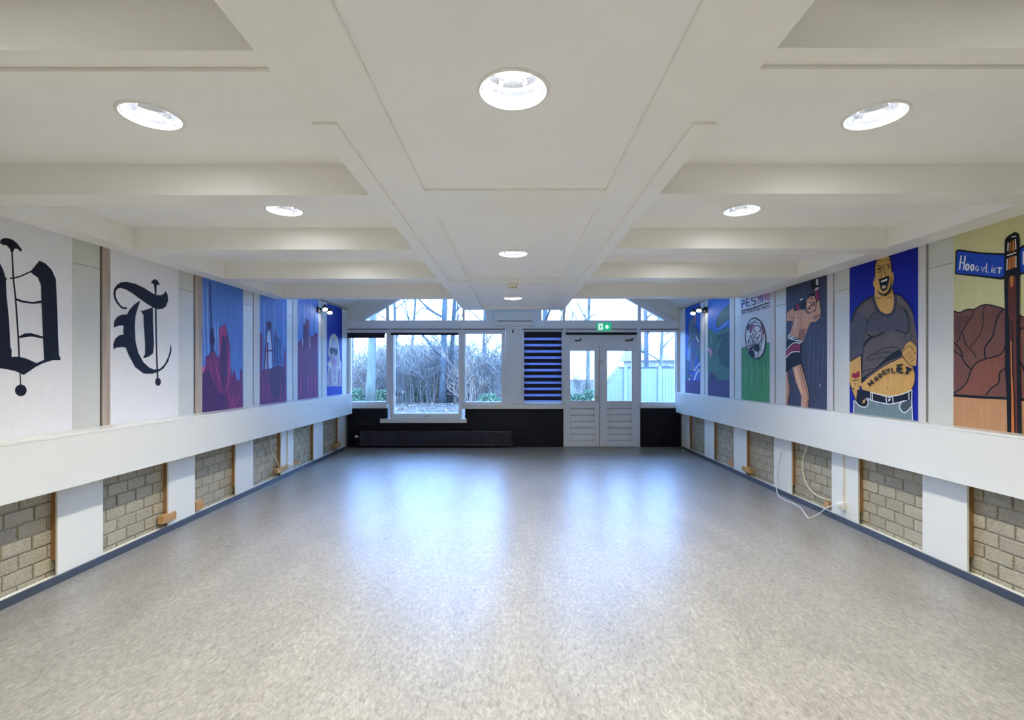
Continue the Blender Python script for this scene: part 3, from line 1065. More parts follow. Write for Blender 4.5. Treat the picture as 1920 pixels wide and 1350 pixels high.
m.poly(ORG, [U(752, 565), U(826, 535), U(832, 680), U(745, 715)])
m.poly(ORG, [U(768, 800), U(812, 785), U(806, 910), U(785, 945), U(772, 905)])
m.poly(ORG, [D(672, 290), D(686, 290), D(690, 640), D(712, 900), D(718, 1450), D(682, 1450), D(684, 900)])
m.line(BLK, [D(690, 60), D(700, 640), D(712, 900), D(722, 1300)], 2.2)
for a, b in (((745, 372), (740, 475)), ((836, 325), (842, 455)), ((733, 575), (728, 720)), ((842, 540), (842, 685)), ((728, 535), (845, 495)), ((785, 300), (845, 288))):
    m.line((222, 220, 214), [U(*a), U(*b)], 2.0, False)
m.line(BLK, [U(790, 340), U(780, 490)], 2.2, False)
m.line(BLK, [U(785, 570), U(790, 690)], 1.4, False)
m.flush()

# --- right 2: heavy man lifting his shirt
m = Mural('right', 1, 'royal blue mural of a big smiling man lifting his grey shirt', (0, 18, 140), 0.05)
SK, SH, SHD, DK, JN = (202, 158, 86), (92, 84, 82), (76, 74, 84), (17, 18, 28), (108, 128, 132)
m.crop(1585, 460, 7.5).motif('painted_man')
m.poly(SH, [(60, 1400), (72, 1080), (150, 900), (260, 790), (400, 712), (430, 830), (560, 990), (690, 900), (700, 690), (780, 720), (880, 830), (950, 960), (975, 1100), (1005, 1300), (1010, 1400)])
m.poly(SHD, [(310, 1090), (430, 920), (560, 1010), (700, 930), (760, 860), (850, 930), (890, 1050), (890, 1190), (850, 1235), (700, 1185), (560, 1200), (400, 1285), (310, 1260)])
m.poly(SHD, [(62, 1400), (74, 1080), (150, 905), (290, 1010), (310, 1090), (290, 1250), (270, 1400)])
m.poly(SK, [(450, 185), (520, 158), (600, 150), (628, 178), (642, 300), (652, 385), (672, 375), (684, 450), (672, 530), (652, 600), (688, 700), (695, 800), (680, 900), (640, 950), (570, 965), (500, 930), (450, 860), (408, 720), (415, 600), (392, 560), (392, 505), (415, 490), (420, 300)])
m.line((52, 54, 68), [(385, 715), (420, 830), (470, 930), (570, 988), (650, 962), (698, 870), (705, 690)], 42)
m.poly(SH, [(62, 1400), (62, 1330), (1010, 1330), (1010, 1400)])
m.crop(1585, 630, 7.941)
m.poly(SH, [(62, -60), (62, 375), (150, 320), (235, 265), (245, 690), (340, 612), (500, 492), (650, 402), (850, 308), (860, 200), (960, 60), (1062, 140), (1060, -60)])
m.poly(SHD, [(62, -60), (62, 378), (150, 322), (235, 250), (290, 60), (290, -60)])
m.poly(SK, [(240, 705), (340, 620), (500, 500), (650, 410), (850, 315), (900, 370), (1000, 460), (1035, 560), (1030, 680), (985, 800), (850, 860), (680, 900), (520, 880), (400, 850), (250, 810)])
m.poly(SK, [(62, 382), (150, 330), (228, 285), (238, 600), (245, 720), (200, 810), (172, 965), (140, 935), (100, 800), (62, 690)])
m.poly(DK, [(240, 690), (245, 625), (430, 500), (610, 320), (700, 250), (820, 190), (845, 292), (620, 395), (430, 530)])
m.poly(SH, [(300, 620), (430, 520), (620, 385), (840, 300), (845, 312), (650, 405), (480, 510), (330, 625)])
m.poly(JN, [(128, 955), (170, 1010), (280, 1055), (345, 1030), (330, 930), (420, 970), (600, 1010), (700, 1010), (850, 970), (992, 960), (1006, 1330), (122, 1330)])
m.poly(DK, [(178, 800), (260, 800), (375, 830), (365, 930), (310, 922), (340, 965), (315, 1040), (250, 1050), (190, 1012), (160, 962)])
m.poly(SK, [(255, 1008), (262, 960), (300, 932), (292, 985)])
m.poly(DK, [(260, 805), (420, 850), (600, 898), (700, 902), (850, 872), (990, 812), (985, 952), (860, 962), (700, 1005), (580, 992), (420, 962), (310, 925)])
m.poly((66, 80, 86), [(820, 1060), (850, 985), (920, 965), (980, 965), (975, 1050), (930, 1110), (860, 1130)])
m.poly(SK, [(850, 205), (900, 112), (970, 72), (1060, 150), (1062, 300), (1056, 440), (985, 450), (900, 375), (848, 290)])
m.poly((150, 32, 62), [(92, 600), (105, 560), (130, 545), (150, 560), (185, 518), (212, 540), (214, 600), (150, 640)])
m.motif('painted_outlines')
for pts in ([(375, 840), (380, 965)], [(402, 850), (406, 968)], [(370, 835), (480, 865), (600, 895), (700, 895), (850, 865), (990, 805)],
            [(330, 925), (420, 968), (620, 1010), (720, 1005), (920, 958)], [(945, 830), (948, 950)], [(600, 895), (615, 995)], [(705, 898), (712, 1000)],
            [(128, 950), (122, 1180)], [(992, 800), (990, 960), (1004, 1290)], [(145, 960), (190, 1025), (270, 1060), (325, 1040), (340, 975), (310, 925)],
            [(870, 960), (820, 1000), (805, 1060), (850, 1130), (910, 1130), (985, 1050)]):
    m.line((226, 228, 228), pts, 13)
m.line((226, 226, 226), [(628, 922), (690, 912)], 8, False)
m.poly((226, 226, 226), [(640, 945), (672, 930), (672, 960), (640, 975)])
for pts, w in (([(350, 360), (330, 340), (390, 280), (540, 200), (650, 165), (800, 178)], 11), ([(350, 365), (450, 340), (600, 310)], 9), ([(270, 170), (250, 330), (250, 560)], 10),
               ([(420, 285), (560, 245), (690, 240)], 9), ([(250, 540), (340, 500), (440, 485)], 9), ([(240, 700), (340, 615), (500, 490), (650, 402), (845, 310)], 8),
               ([(1000, 430), (1036, 560), (1030, 690), (985, 800)], 9), ([(65, 378), (150, 330), (225, 285)], 11), ([(240, 260), (240, 700)], 8),
               ([(62, 690), (100, 810), (150, 950)], 8), ([(270, 150), (330, 60), (420, 0)], 26), ([(850, 205), (900, 115), (970, 72), (1060, 150)], 9),
               ([(850, 300), (905, 375), (990, 455)], 9), ([(860, 230), (920, 160), (950, 150)], 7), ([(890, 320), (960, 240)], 6), ([(930, 360), (1000, 280)], 6), ([(970, 390), (1040, 330)], 6),
               ([(840, 60), (880, 20), (880, -30)], 8), ([(960, 60), (990, 0), (960, -60)], 7), ([(100, 655), (150, 665), (210, 640)], 8), ([(130, 700), (160, 740)], 7),
               ([(110, 770), (130, 800)], 16), ([(200, 745), (220, 770)], 14)):
    m.line(BLK, pts, w)
m.ell(BLK, 630, 770, 9, 9)
m.crop(1585, 460, 7.5)
for pts, w in (([(75, 1075), (150, 895), (260, 780), (390, 708)], 13), ([(700, 680), (790, 722), (890, 835), (955, 970)], 13), ([(310, 1080), (350, 1000), (430, 925)], 10),
               ([(310, 1255), (400, 1285), (540, 1218)], 16), ([(690, 1190), (780, 1215), (850, 1240), (888, 1185), (890, 1050), (840, 920), (820, 880)], 12), ([(740, 850), (830, 900), (880, 1000)], 7),
               ([(290, 1250), (305, 1100), (305, 1040)], 11), ([(420, 740), (460, 740), (500, 750)], 8), ([(580, 748), (620, 735), (665, 718)], 8),
               ([(420, 180), (418, 330), (415, 480)], 8), ([(636, 180), (650, 300), (656, 370)], 10), ([(640, 440), (655, 560), (680, 700)], 8),
               ([(440, 300), (470, 285), (500, 300), (500, 330), (445, 350)], 9), ([(445, 385), (490, 375), (500, 350)], 9), ([(440, 240), (470, 215), (520, 225)], 7),
               ([(565, 290), (600, 262), (630, 280)], 9), ([(570, 325), (600, 330), (632, 318)], 7), ([(560, 215), (600, 190), (625, 215)], 9),
               ([(515, 260), (512, 340), (505, 420), (500, 450)], 6), ([(545, 270), (545, 360), (570, 410)], 8),
               ([(470, 480), (540, 465), (580, 440), (610, 435)], 15), ([(395, 470), (400, 490)], 10)):
    m.line(BLK, pts, w)
m.ell(BLK, 610, 300, 12, 14)
m.ell(BLK, 470, 325, 12, 14)
m.poly(BLK, [(452, 630), (480, 665), (540, 690), (600, 650), (625, 590), (636, 500), (645, 600), (630, 660), (560, 715), (490, 695), (455, 660)])
m.poly(BLK, [(470, 480), (600, 430), (615, 480), (592, 560), (570, 630), (520, 645), (490, 600)])
m.poly((222, 220, 214), [(495, 505), (590, 465), (585, 495), (510, 522)])
m.poly((196, 172, 130), [(510, 580), (540, 560), (575, 570), (565, 600), (520, 612)])
m.poly((226, 226, 220), [(398, 462), (412, 460), (412, 474), (400, 478)])
m.motif('painted_lettering')
m.crop(1585, 630, 7.941)
for ch, x, y, w, h, a, sw in (('H', 372, 748, 62, 66, 38, 22), ('O', 455, 668, 42, 46, 36, 18), ('O', 508, 622, 44, 50, 30, 18), ('G', 566, 582, 46, 64, 18, 17), ('V', 622, 556, 42, 66, 12, 20),
                              ('L', 696, 548, 46, 74, 4, 20), ('i', 752, 545, 34, 116, 2, 22), ('E', 800, 548, 62, 118, 4, 30), ('T', 862, 550, 90, 92, -24, 36)):
    m.motif('painted_letter').glyph(BLK, ch, x, y, w, h, a, 0.0, sw)
m.motif('painted_tattoo')
for ch, x, y in (('O', 965, 160), ('E', 985, 188), ('L', 1003, 215), ('A', 1022, 245), ('N', 1040, 275)):
    m.glyph(BLK, ch, x, y, 18, 26, -50, 0, 6)
m.flush()

# --- right 3: boxer
m = Mural('right', 2, 'dark slate mural of a boxer in black and red trunks', (60, 64, 86), 0.16)
m.crop(1465, 500, 4.821).motif('painted_backdrop')
for x in (250, 290, 330, 370):
    m.line((72, 78, 100), [(x, 520), (x + 5, 800), (x - 10, 1100)], 16, taper=0.8)
m.motif('painted_boxer')
FL, FLD, RED = (196, 148, 116), (150, 102, 80), (136, 38, 72)
m.poly(FL, [(50, 415), (110, 375), (120, 405), (165, 390), (215, 390), (240, 430), (310, 400), (322, 320), (343, 300), (355, 400), (350, 460), (310, 497), (262, 505), (235, 570), (205, 660), (190, 685), (60, 640), (95, 560), (110, 490), (46, 490)])
m.poly(FLD, [(165, 565), (225, 560), (205, 650), (185, 672), (150, 640)])
m.poly(FLD, [(285, 455), (340, 425), (345, 450), (305, 480)])
m.line(FLD, [(180, 410), (182, 480), (175, 540)], 7)
m.line(FLD, [(70, 440), (110, 470), (150, 460)], 8)
m.line((222, 180, 150), [(130, 430), (130, 500), (115, 580)], 14, taper=0.7)
m.poly(FL, [(232, 300), (250, 272), (300, 262), (312, 320), (305, 390), (270, 415), (240, 412), (222, 350)])
m.poly(BLK, [(238, 295), (250, 252), (275, 235), (300, 245), (310, 285), (295, 265), (262, 268)])
for a, b, w in (((262, 290), (285, 282), 9), ((258, 320), (268, 330), 12), ((288, 318), (300, 335), 12), ((275, 330), (270, 360), 7), ((242, 380), (262, 372), 14), ((285, 350), (300, 340), 12), ((250, 360), (270, 350), 9)):
    m.line(BLK, [a, b], w, False)
m.ell((222, 190, 168), 252, 345, 8, 12)
m.poly(BLK, [(262, 178), (266, 140), (290, 105), (320, 100), (338, 130), (343, 180), (330, 200), (305, 217), (275, 202)])
m.poly(WHT, [(311, 116), (330, 110), (335, 162), (316, 166)])
m.poly(WHT, [(302, 202), (336, 180), (336, 198), (306, 218)])
m.poly(RED, [(303, 222), (333, 212), (343, 295), (320, 322), (310, 270)])
m.line(BLK, [(318, 320), (342, 292)], 7, False)
m.poly(BLK, [(160, 320), (180, 287), (206, 290), (218, 330), (215, 370), (190, 388), (165, 376)])
m.poly(WHT, [(166, 298), (190, 284), (198, 294), (172, 310)])
m.poly(RED, [(130, 348), (160, 330), (165, 380), (136, 392)])
m.poly(BLK, [(110, 352), (127, 348), (135, 395), (118, 402)])
m.poly(BLK, [(58, 650), (178, 688), (172, 780), (176, 882), (95, 917), (38, 955), (38, 740)])
m.poly(RED, [(38, 768), (100, 705), (172, 700), (168, 765), (90, 780), (38, 830)])
m.line(WHT, [(40, 755), (95, 700), (130, 688), (172, 695)], 8)
m.line(WHT, [(40, 825), (85, 778), (130, 768), (168, 770)], 8)
m.poly(WHT, [(66, 612), (188, 670), (182, 688), (58, 650)])
m.text(BLK, 'KIDPO', (72, 643), (178, 680), 22, 20, 0.1, 6)
m.poly(FL, [(100, 912), (175, 880), (200, 960), (235, 1090), (250, 1180), (236, 1290), (178, 1290), (182, 1170), (130, 1040)])
m.poly((222, 178, 142), [(115, 915), (140, 905), (185, 1100), (195, 1270), (182, 1280), (185, 1165), (140, 1040)])
m.line(FLD, [(168, 900), (205, 1040), (240, 1170), (225, 1280)], 9)
m.poly(FL, [(38, 950), (56, 962), (75, 1100), (52, 1290), (36, 1290)])
m.line(FLD, [(52, 970), (68, 1100), (48, 1250)], 7)
m.line((210, 214, 224), [(352, 1060), (345, 1090)], 5, False)
m.flush()

# --- right 4: football game logo
m = Mural('right', 3, 'white and green mural with PES 2010 lettering and a football', (206, 208, 214), 0.03)
m.crop(1370, 540, 8.437).motif('painted_grass')
m.poly((66, 138, 84), [(160, 942), (620, 855), (622, 1820), (160, 1800)])
for x in (230, 320, 420, 520, 580):
    m.line((86, 160, 100), [(x, 1150), (x + 15, 1350), (x - 10, 1600)], 26, taper=0.8)
m.motif('painted_lettering')
BLU, PNK = (40, 70, 150), (190, 80, 150)
m.line(INK, [(172, 163), (205, 152), (235, 146)], 13, False)
m.line((120, 160, 220), [(235, 146), (330, 150)], 9, False)
m.motif('painted_letter').glyph(BLU, 'P', 182, 318, 58, 118, 14, 0.0, 24)
m.motif('painted_letter').glyph(INK, 'E', 258, 290, 60, 116, 14, 0.12, 22)
m.motif('painted_letter').glyph(INK, 'S', 336, 270, 72, 118, 14, 0.12, 22)
for i, ch in enumerate('2010'):
    m.motif('painted_letter').glyph((170, 70, 150) if i != 1 else (110, 70, 160), ch, 428 + 50 * i, 246 - 16 * i, 38, 112, 16, 0.14, 15)
m.motif('painted_underline').line(INK, [(170, 362), (330, 322), (480, 272), (640, 220)], 20)
for w_, a_, b_ in (('PRO', 0.0, 0.15), ('EVOLUTION', 0.2, 0.65), ('SOCCER', 0.7, 1.0)):
    m.motif('painted_word').text(INK, w_, (170 + 470 * a_, 418 - 122 * a_), (170 + 470 * b_, 418 - 122 * b_), 30 + 10 * a_, 30 + 10 * b_, 0.1, 7, 0.66)
m.motif('painted_football')
m.ell(INK, 392, 797, 166, 332, -3)
m.ell((216, 216, 222), 392, 797, 152, 312, -3)
m.poly(INK, [(262, 600), (300, 560), (318, 580), (292, 640), (288, 672), (252, 668)])
m.poly((128, 44, 84), [(318, 578), (380, 565), (345, 640), (330, 710), (296, 712), (296, 640)])
m.poly((128, 44, 84), [(470, 580), (512, 600), (532, 680), (530, 736), (505, 740), (497, 660)])
m.line(INK, [(318, 560), (370, 545), (430, 548), (490, 580), (525, 640)], 9)
m.line(INK, [(300, 570), (370, 520), (420, 505), (470, 535), (490, 575)], 9)
m.line(INK, [(380, 520), (390, 545)], 8, False)
m.line(INK, [(465, 525), (475, 555)], 8, False)
m.ell((220, 216, 220), 420, 740, 74, 150)
for pts, w in (([(360, 680), (365, 640), (390, 600), (440, 595), (475, 640), (480, 700)], 14), ([(350, 710), (370, 850), (410, 885), (450, 880), (480, 820), (496, 720)], 13),
               ([(365, 672), (395, 690), (400, 690)], 16), ([(445, 690), (470, 672)], 16), ([(415, 700), (385, 760), (405, 790), (440, 785), (452, 740)], 13), ([(408, 800), (430, 812)], 16),
               ([(390, 840), (420, 852), (450, 838)], 10), ([(315, 740), (350, 860), (370, 960), (380, 1000)], 12), ([(232, 850), (270, 850), (300, 790), (316, 740)], 11),
               ([(290, 800), (320, 900)], 11), ([(270, 840), (300, 930)], 11), ([(250, 930), (350, 900)], 11), ([(455, 985), (500, 980)], 9), ([(440, 990), (418, 1100)], 9), ([(525, 740), (480, 900), (455, 980)], 9)):
    m.line(INK, pts, w)
m.poly(INK, [(368, 890), (455, 890), (452, 985), (430, 1010), (392, 1000), (375, 960)])
m.poly(INK, [(268, 965), (350, 910), (360, 960), (300, 975)])
m.ell(INK, 335, 1035, 44, 72, -25)
m.line(INK, [(272, 985), (300, 1060), (360, 1110)], 8)
m.flush()

# --- right 5: green landscape
m = Mural('right', 4, 'blue mural of green trees under a large dark leaf', (36, 104, 190), 0.10)
m.crop(1270, 550, 6.745).motif('painted_trees')
GR, GRD, PPL = (58, 108, 94), (36, 78, 82), (58, 46, 104)
m.poly(GR, [(385, 470), (405, 440), (425, 455), (440, 448), (455, 500), (470, 488), (490, 500), (500, 525), (520, 490), (580, 455), (660, 430), (660, 1110), (385, 1110)])
m.poly(GRD, [(505, 530), (600, 500), (660, 480), (660, 960), (560, 900), (510, 760)])
m.line((96, 150, 130), [(430, 500), (425, 600), (440, 640)], 18, taper=0.8)
m.line((96, 150, 130), [(490, 850), (480, 900), (510, 970)], 14, taper=0.8)
m.line((96, 150, 130), [(560, 560), (520, 660), (500, 740)], 18, taper=0.8)
m.motif('painted_leaf')
m.poly((52, 106, 92), [(500, 405), (500, 340), (530, 280), (580, 215), (660, 140), (660, 315), (560, 390), (512, 440)])
m.line((24, 56, 70), [(505, 430), (498, 350), (535, 275), (585, 212), (660, 138)], 8)
m.line((24, 56, 70), [(512, 440), (560, 390), (660, 315)], 9)
m.poly((70, 130, 214), [(515, 440), (560, 398), (645, 330), (645, 390), (570, 450), (520, 480)])
m.line((24, 56, 70), [(515, 480), (575, 452), (650, 395)], 7)
m.motif('painted_ground')
m.poly(PPL, [(385, 1102), (660, 1096), (664, 1400), (385, 1400)])
m.line((24, 40, 60), [(385, 1102), (660, 1097)], 6, False)
m.poly((60, 66, 110), [(395, 1098), (398, 1020), (430, 1000), (465, 1015), (490, 1060), (498, 1098)])
m.line((28, 40, 62), [(400, 1010), (440, 1000), (475, 1030), (498, 1098)], 9)
m.ell((36, 44, 70), 440, 1055, 26, 34)
m.poly((206, 150, 170), [(385, 690), (420, 692), (448, 715), (452, 760), (430, 770), (420, 820), (408, 820), (412, 750), (388, 720)])
m.poly((120, 60, 110), [(405, 690), (452, 705), (455, 760), (436, 750), (430, 712)])
m.flush()

# --- right 6: cyclist
m = Mural('right', 5, 'blue mural of a hooded cyclist next to the garden window', (20, 88, 196), 0.08)
m.crop(1270, 550, 6.745).motif('painted_backdrop')
m.poly((32, 88, 120), [(90, 820), (150, 780), (150, 1110), (85, 1110)])
m.poly((44, 96, 110), [(255, 510), (290, 480), (300, 540), (296, 900), (262, 860)])
m.poly((56, 44, 108), [(80, 1098), (300, 1104), (300, 1400), (80, 1400)])
m.motif('painted_cyclist')
m.poly((86, 106, 138), [(165, 320), (200, 320), (225, 400), (250, 450), (265, 560), (250, 620), (255, 760), (230, 830), (215, 920), (205, 990), (165, 985), (165, 860), (120, 845), (135, 720), (125, 660), (150, 560), (142, 440)])
m.poly((120, 136, 160), [(170, 330), (185, 330), (165, 450), (160, 560), (145, 600), (148, 440)])
m.poly((66, 80, 140), [(165, 600), (240, 580), (235, 760), (205, 900), (180, 860)])
m.poly((104, 150, 190), [(130, 720), (160, 640), (170, 760), (160, 855), (122, 842)])
m.line((30, 36, 60), [(125, 665), (165, 580), (215, 545), (255, 600)], 9)
m.line((30, 36, 60), [(165, 320), (145, 440), (150, 560)], 7)
m.line((30, 36, 60), [(225, 400), (255, 470), (265, 560)], 8)
m.poly((150, 120, 130), [(208, 300), (222, 240), (236, 230), (240, 300), (230, 380), (215, 390), (205, 340)])
m.line((226, 226, 232), [(236, 545), (270, 615)], 14, False)
m.poly((150, 90, 130), [(262, 620), (285, 640), (285, 700), (268, 690)])
m.line((206, 208, 220), [(285, 880), (240, 940), (210, 985)], 17, False)
m.line((206, 208, 220), [(280, 950), (235, 1030), (215, 1098)], 22, False)
m.line((120, 124, 150), [(290, 960), (260, 1098)], 14, False)
m.line((60, 40, 80), [(150, 990), (205, 980)], 12, False)
m.ell((28, 30, 50), 165, 1050, 22, 34)
m.ell((190, 196, 210), 172, 1040, 9, 12)
m.poly((200, 206, 220), [(140, 1098), (155, 1055), (165, 1098)])
m.ell((26, 28, 44), 282, 950, 11, 15)
m.flush()

# ------------------------------------------------------------------ far wall
def fb(name, u0, v0, u1, v1, y0, y1, m, parent=None, bevel=0.0):
    """box on the far wall from picture edges, y measured from the wall face (negative: into the room)"""
    return box(name, (fx(u0), fx(u1)), (YF + y0, YF + y1), (fz(v0), fz(v1)), m, parent, bevel)

wf = [(648 - 3, 726, 0.0, fz(764)), (726, 872, 0.0, fz(790)), (872, 1057.5, 0.0, fz(764)), (1199, 1283, 0.0, fz(762.5))]
wall_far = link('wall_far', boxes_mesh('wall_far', [(fx(a), fx(b), YF + 0.010, YF + 0.15, z0, z1) for a, b, z0, z1 in wf]), NAVYMORT)
struct(wall_far, 'end wall with windows, double door and dark navy painted brick below')
bme = brick_mesh('brick', 0.208, 0.052, 0.012, 0.003, 'y-')
bme.materials.append(NAVYBRICK)
rb = random.Random(9)
def dark_bricks(u0, u1, ztop, zbot=0.0):
    x0, x1 = fx(u0), fx(u1)
    row = 0
    z = 0.03
    while z + 0.026 <= ztop + 0.004:
        if z > zbot:
            x = x0 + (0.105 if row % 2 else 0.0)
            while x < x1:
                a, b = max(x - 0.104, x0), min(x + 0.104, x1)
                if b - a > 0.03:
                    o = bpy.data.objects.new('brick', bme)
                    COL.objects.link(o)
                    o.parent = wall_far
                    o.scale = ((b - a) / 0.208, 1, 1)
                    o.location = ((a + b) / 2, YF + rb.uniform(-0.0015, 0.0015), z)
                x += 0.218
        z += 0.0625
        row += 1
dark_bricks(648, 1056, fz(792))
dark_bricks(648, 725, fz(765.5), fz(792))
dark_bricks(873, 1056, fz(766), fz(792))
dark_bricks(1201, 1281, fz(764.5))
# white timber parts of the wall
fb('wall_panel', 947.6, 617, 979.5, 757.5, -0.005, 0.1, FRAMEW, wall_far)
fb('wall_panel', 910.3, 575, 1015.8, 617, -0.012, 0.1, FRAMEW, wall_far)
fb('corner_board', 645, 602, 650, 765, -0.01, 0.1, WALLW, wall_far)
fb('corner_board', 1275, 604, 1284, 765, -0.01, 0.1, WALLW, wall_far)
# gable cheeks above the windows, up to the roof slopes
def gz_l(x):
    return 2.594 + 0.6 * (x + 2.989)
def gz_r(x):
    return 2.585 + 0.57 * (3.06 - x)
prism('gable_board', [(-3.45, 2.49), (-3.125, 2.49), (0.0, gz_l(0.0)), (0.0, ZR), (-3.45, ZR - 0.57 * 3.45)], YF + 0.0, YF + 0.1, WALLW, wall_far)
prism('gable_board', [(3.45, 2.46), (3.27, 2.46), (0.0, gz_r(0.0)), (0.0, ZR), (3.45, ZR - 0.57 * 3.45)], YF + 0.0, YF + 0.1, WALLW, wall_far)

def window(n, pane, frame, label, sill=None, y0=-0.02):
    """pane and frame: (u0, v0, u1, v1) edges of the glass and of the whole frame"""
    w = empty('window_%d' % n, (fx((frame[0] + frame[2]) / 2), YF, fz(frame[3])))
    struct(w, label)
    a, b = frame, pane
    fb('frame_jamb', a[0], a[1], b[0], a[3], y0, 0.09, FRAMEW, w, 0.003)
    fb('frame_jamb', b[2], a[1], a[2], a[3], y0, 0.09, FRAMEW, w, 0.003)
    fb('frame_head', b[0], a[1], b[2], b[1], y0, 0.09, FRAMEW, w, 0.003)
    fb('frame_rail', b[0], b[3], b[2], a[3], y0, 0.09, FRAMEW, w, 0.003)
    g = 0.9
    for (p0, p1, p2, p3) in ((b[0], b[1], b[0] + g, b[3]), (b[2] - g, b[1], b[2], b[3]), (b[0] + g, b[1], b[2] - g, b[1] + g), (b[0] + g, b[3] - g, b[2] - g, b[3])):
        fb('glazing_bead', p0, p1, p2, p3, 0.03, 0.075, FRAMEW, w)
    fb('pane', b[0] + 0.2, b[1] + 0.2, b[2] - 0.2, b[3] - 0.2, 0.05, 0.056, GLASS, w)
    if sill:
        fb('sill', *sill, -0.10, 0.0, GLOSSW, w, 0.003)
    return w

window(1, (656.5, 624, 724.7, 753.6), (650, 617.5, 730.5, 757.5), 'tall window by the left corner with a short dark blind', (648, 757.5, 727, 765))
w2 = window(2, (738.5, 625, 860.5, 775.5), (731, 617.5, 866, 784.5), 'largest low window above the radiator', (715, 784.5, 876, 792), -0.03)
hb = at_depth(800, 780, YF - 0.04)
box('window_handle', (hb[0] - 0.05, hb[0] + 0.05), (hb[1] - 0.012, hb[1]), (hb[2] - 0.008, hb[2] + 0.008), CHROME, w2, 0.002)
lathe('hinge_sticker', [(0.0, 0.0), (0.026, 0.0), (0.026, 0.004), (0.0, 0.004)], PLATEW, w2, (fx(753), YF + 0.045, fz(767)), 20, 'Y')
window(3, (872, 624.8, 941, 754), (866.5, 617.5, 947.4, 757.5), 'window right of the largest pane beside the white pier', (867, 757.5, 1058, 766))
window(4, (983.5, 623, 1052, 754.5), (979.7, 617.5, 1056.3, 757.4), 'narrow window covered by a striped blind beside the double door')
window(5, (1202, 621.8, 1268, 754.5), (1199.8, 616.5, 1274.8, 757.3), 'window between the double door and the right corner', (1199, 757.3, 1275, 764.5))

# gable window
SG_ = ((650, 731), (734, 866), (868, 947), (979, 1056), (1061, 1194), (1200, 1274))
g6 = empty('window_6', (0.0, YF, fz(602)))
struct(g6, 'triangular gable window strip above the transom')
trans = fb('transom', 649, 602.5, 1275, 616.8, -0.05, 0.09, FRAMEW, None, 0.004)
trans.name = 'trim_1'
struct(trans, 'white horizontal transom beam between lower windows and gable glass')
for a_, b_ in SG_:
    fb('gap_shade_strip', a_, 616.8, b_, 618.2, -0.033, 0.0, GAPSHADE, trans)  # solid dark strips in place of the shaded slit under the transom
fb('drip_lip', 655, 600.8, 910, 602.6, -0.03, 0.09, FRAMEW, g6)
fb('drip_lip', 1016, 600.8, 1262, 602.6, -0.03, 0.09, FRAMEW, g6)
zl = lambda x: 2.50 + 0.6 * (x + 2.989)
zr = lambda x: 2.50 + 0.57 * (3.06 - x)
prism('slanted_frame', [(-3.13, 2.49), (-2.97, 2.49), (0.0, zl(0) - 0.004), (0.0, gz_l(0) + 0.0)], YF - 0.02, YF + 0.09, FRAMEW, g6)
prism('slanted_frame', [(3.27, 2.47), (3.06, 2.47), (0.0, zr(0) - 0.004), (0.0, gz_r(0) + 0.0)], YF - 0.02, YF + 0.09, FRAMEW, g6)
zbot = fz(602)
cuts = [(-2.97, fx(724)), (fx(729.8), fx(867.2)), (fx(871.4), fx(910.3))]
for a, b in cuts:
    prism('pane', [(a, zbot), (b, zbot), (b, zl(b) - 0.002), (a, max(zl(a) - 0.002, zbot + 0.002))], YF + 0.05, YF + 0.056, GLASS, g6)
cutr = [(fx(1015.8), fx(1054.7)), (fx(1059.4), fx(1195.6)), (fx(1201.9), 3.05)]
for a, b in cutr:
    prism('pane', [(a, zbot), (b, zbot), (b, max(zr(b) - 0.002, zbot + 0.002)), (a, zr(a) - 0.002)], YF + 0.05, YF + 0.056, GLASS, g6)
for u0, u1 in ((724, 729.8), (867.2, 871.4), (1054.7, 1059.4), (1195.6, 1201.9)):
    a, b = fx(u0), fx(u1)
    f = zl if b < 0 else zr
    prism('mullion', [(a, zbot), (b, zbot), (b, f(b)), (a, f(a))], YF - 0.015, YF + 0.09, FRAMEW, g6)
prism('center_board', [(fx(910.3), 2.75), (fx(1015.8), 2.75), (fx(1015.8), zr(fx(1015.8))), (0, 4.2), (fx(910.3), zl(fx(910.3)))], YF + 0.0, YF + 0.09, WALLW, g6)

# ------------------------------------------------------------------ double door
df = empty('trim_2', (fx(1128), YF, 0.0))
struct(df, 'white frame and header board around the double door')
fb('door_jamb', 1056.4, 617, 1060.4, 837.6, -0.03, 0.1, FRAMEW, df, 0.003)
fb('door_jamb', 1194.4, 617, 1199.6, 837.6, -0.03, 0.1, FRAMEW, df, 0.003)
fb('top_board', 1060.4, 617, 1194.4, 624, -0.03, 0.1, FRAMEW, df)
fb('header_board', 1060.4, 624, 1194.4, 640.3, -0.008, 0.1, FRAMEW, df)
box('leak_stop_threshold', (fx(1060.4), fx(1194.4)), (YF + 0.05, YF + 0.14), (0.0, 0.03), FRAMEW, df)  # unseen strip added to stop daylight leaking under the leaves
fb('door_backstop', 1122.6, 648.2, 1125.2, 837.4, 0.05, 0.06, SLATE, df)
fb('door_head', 1060.4, 640.3, 1194.4, 648.6, -0.025, 0.1, FRAMEW, df, 0.002)

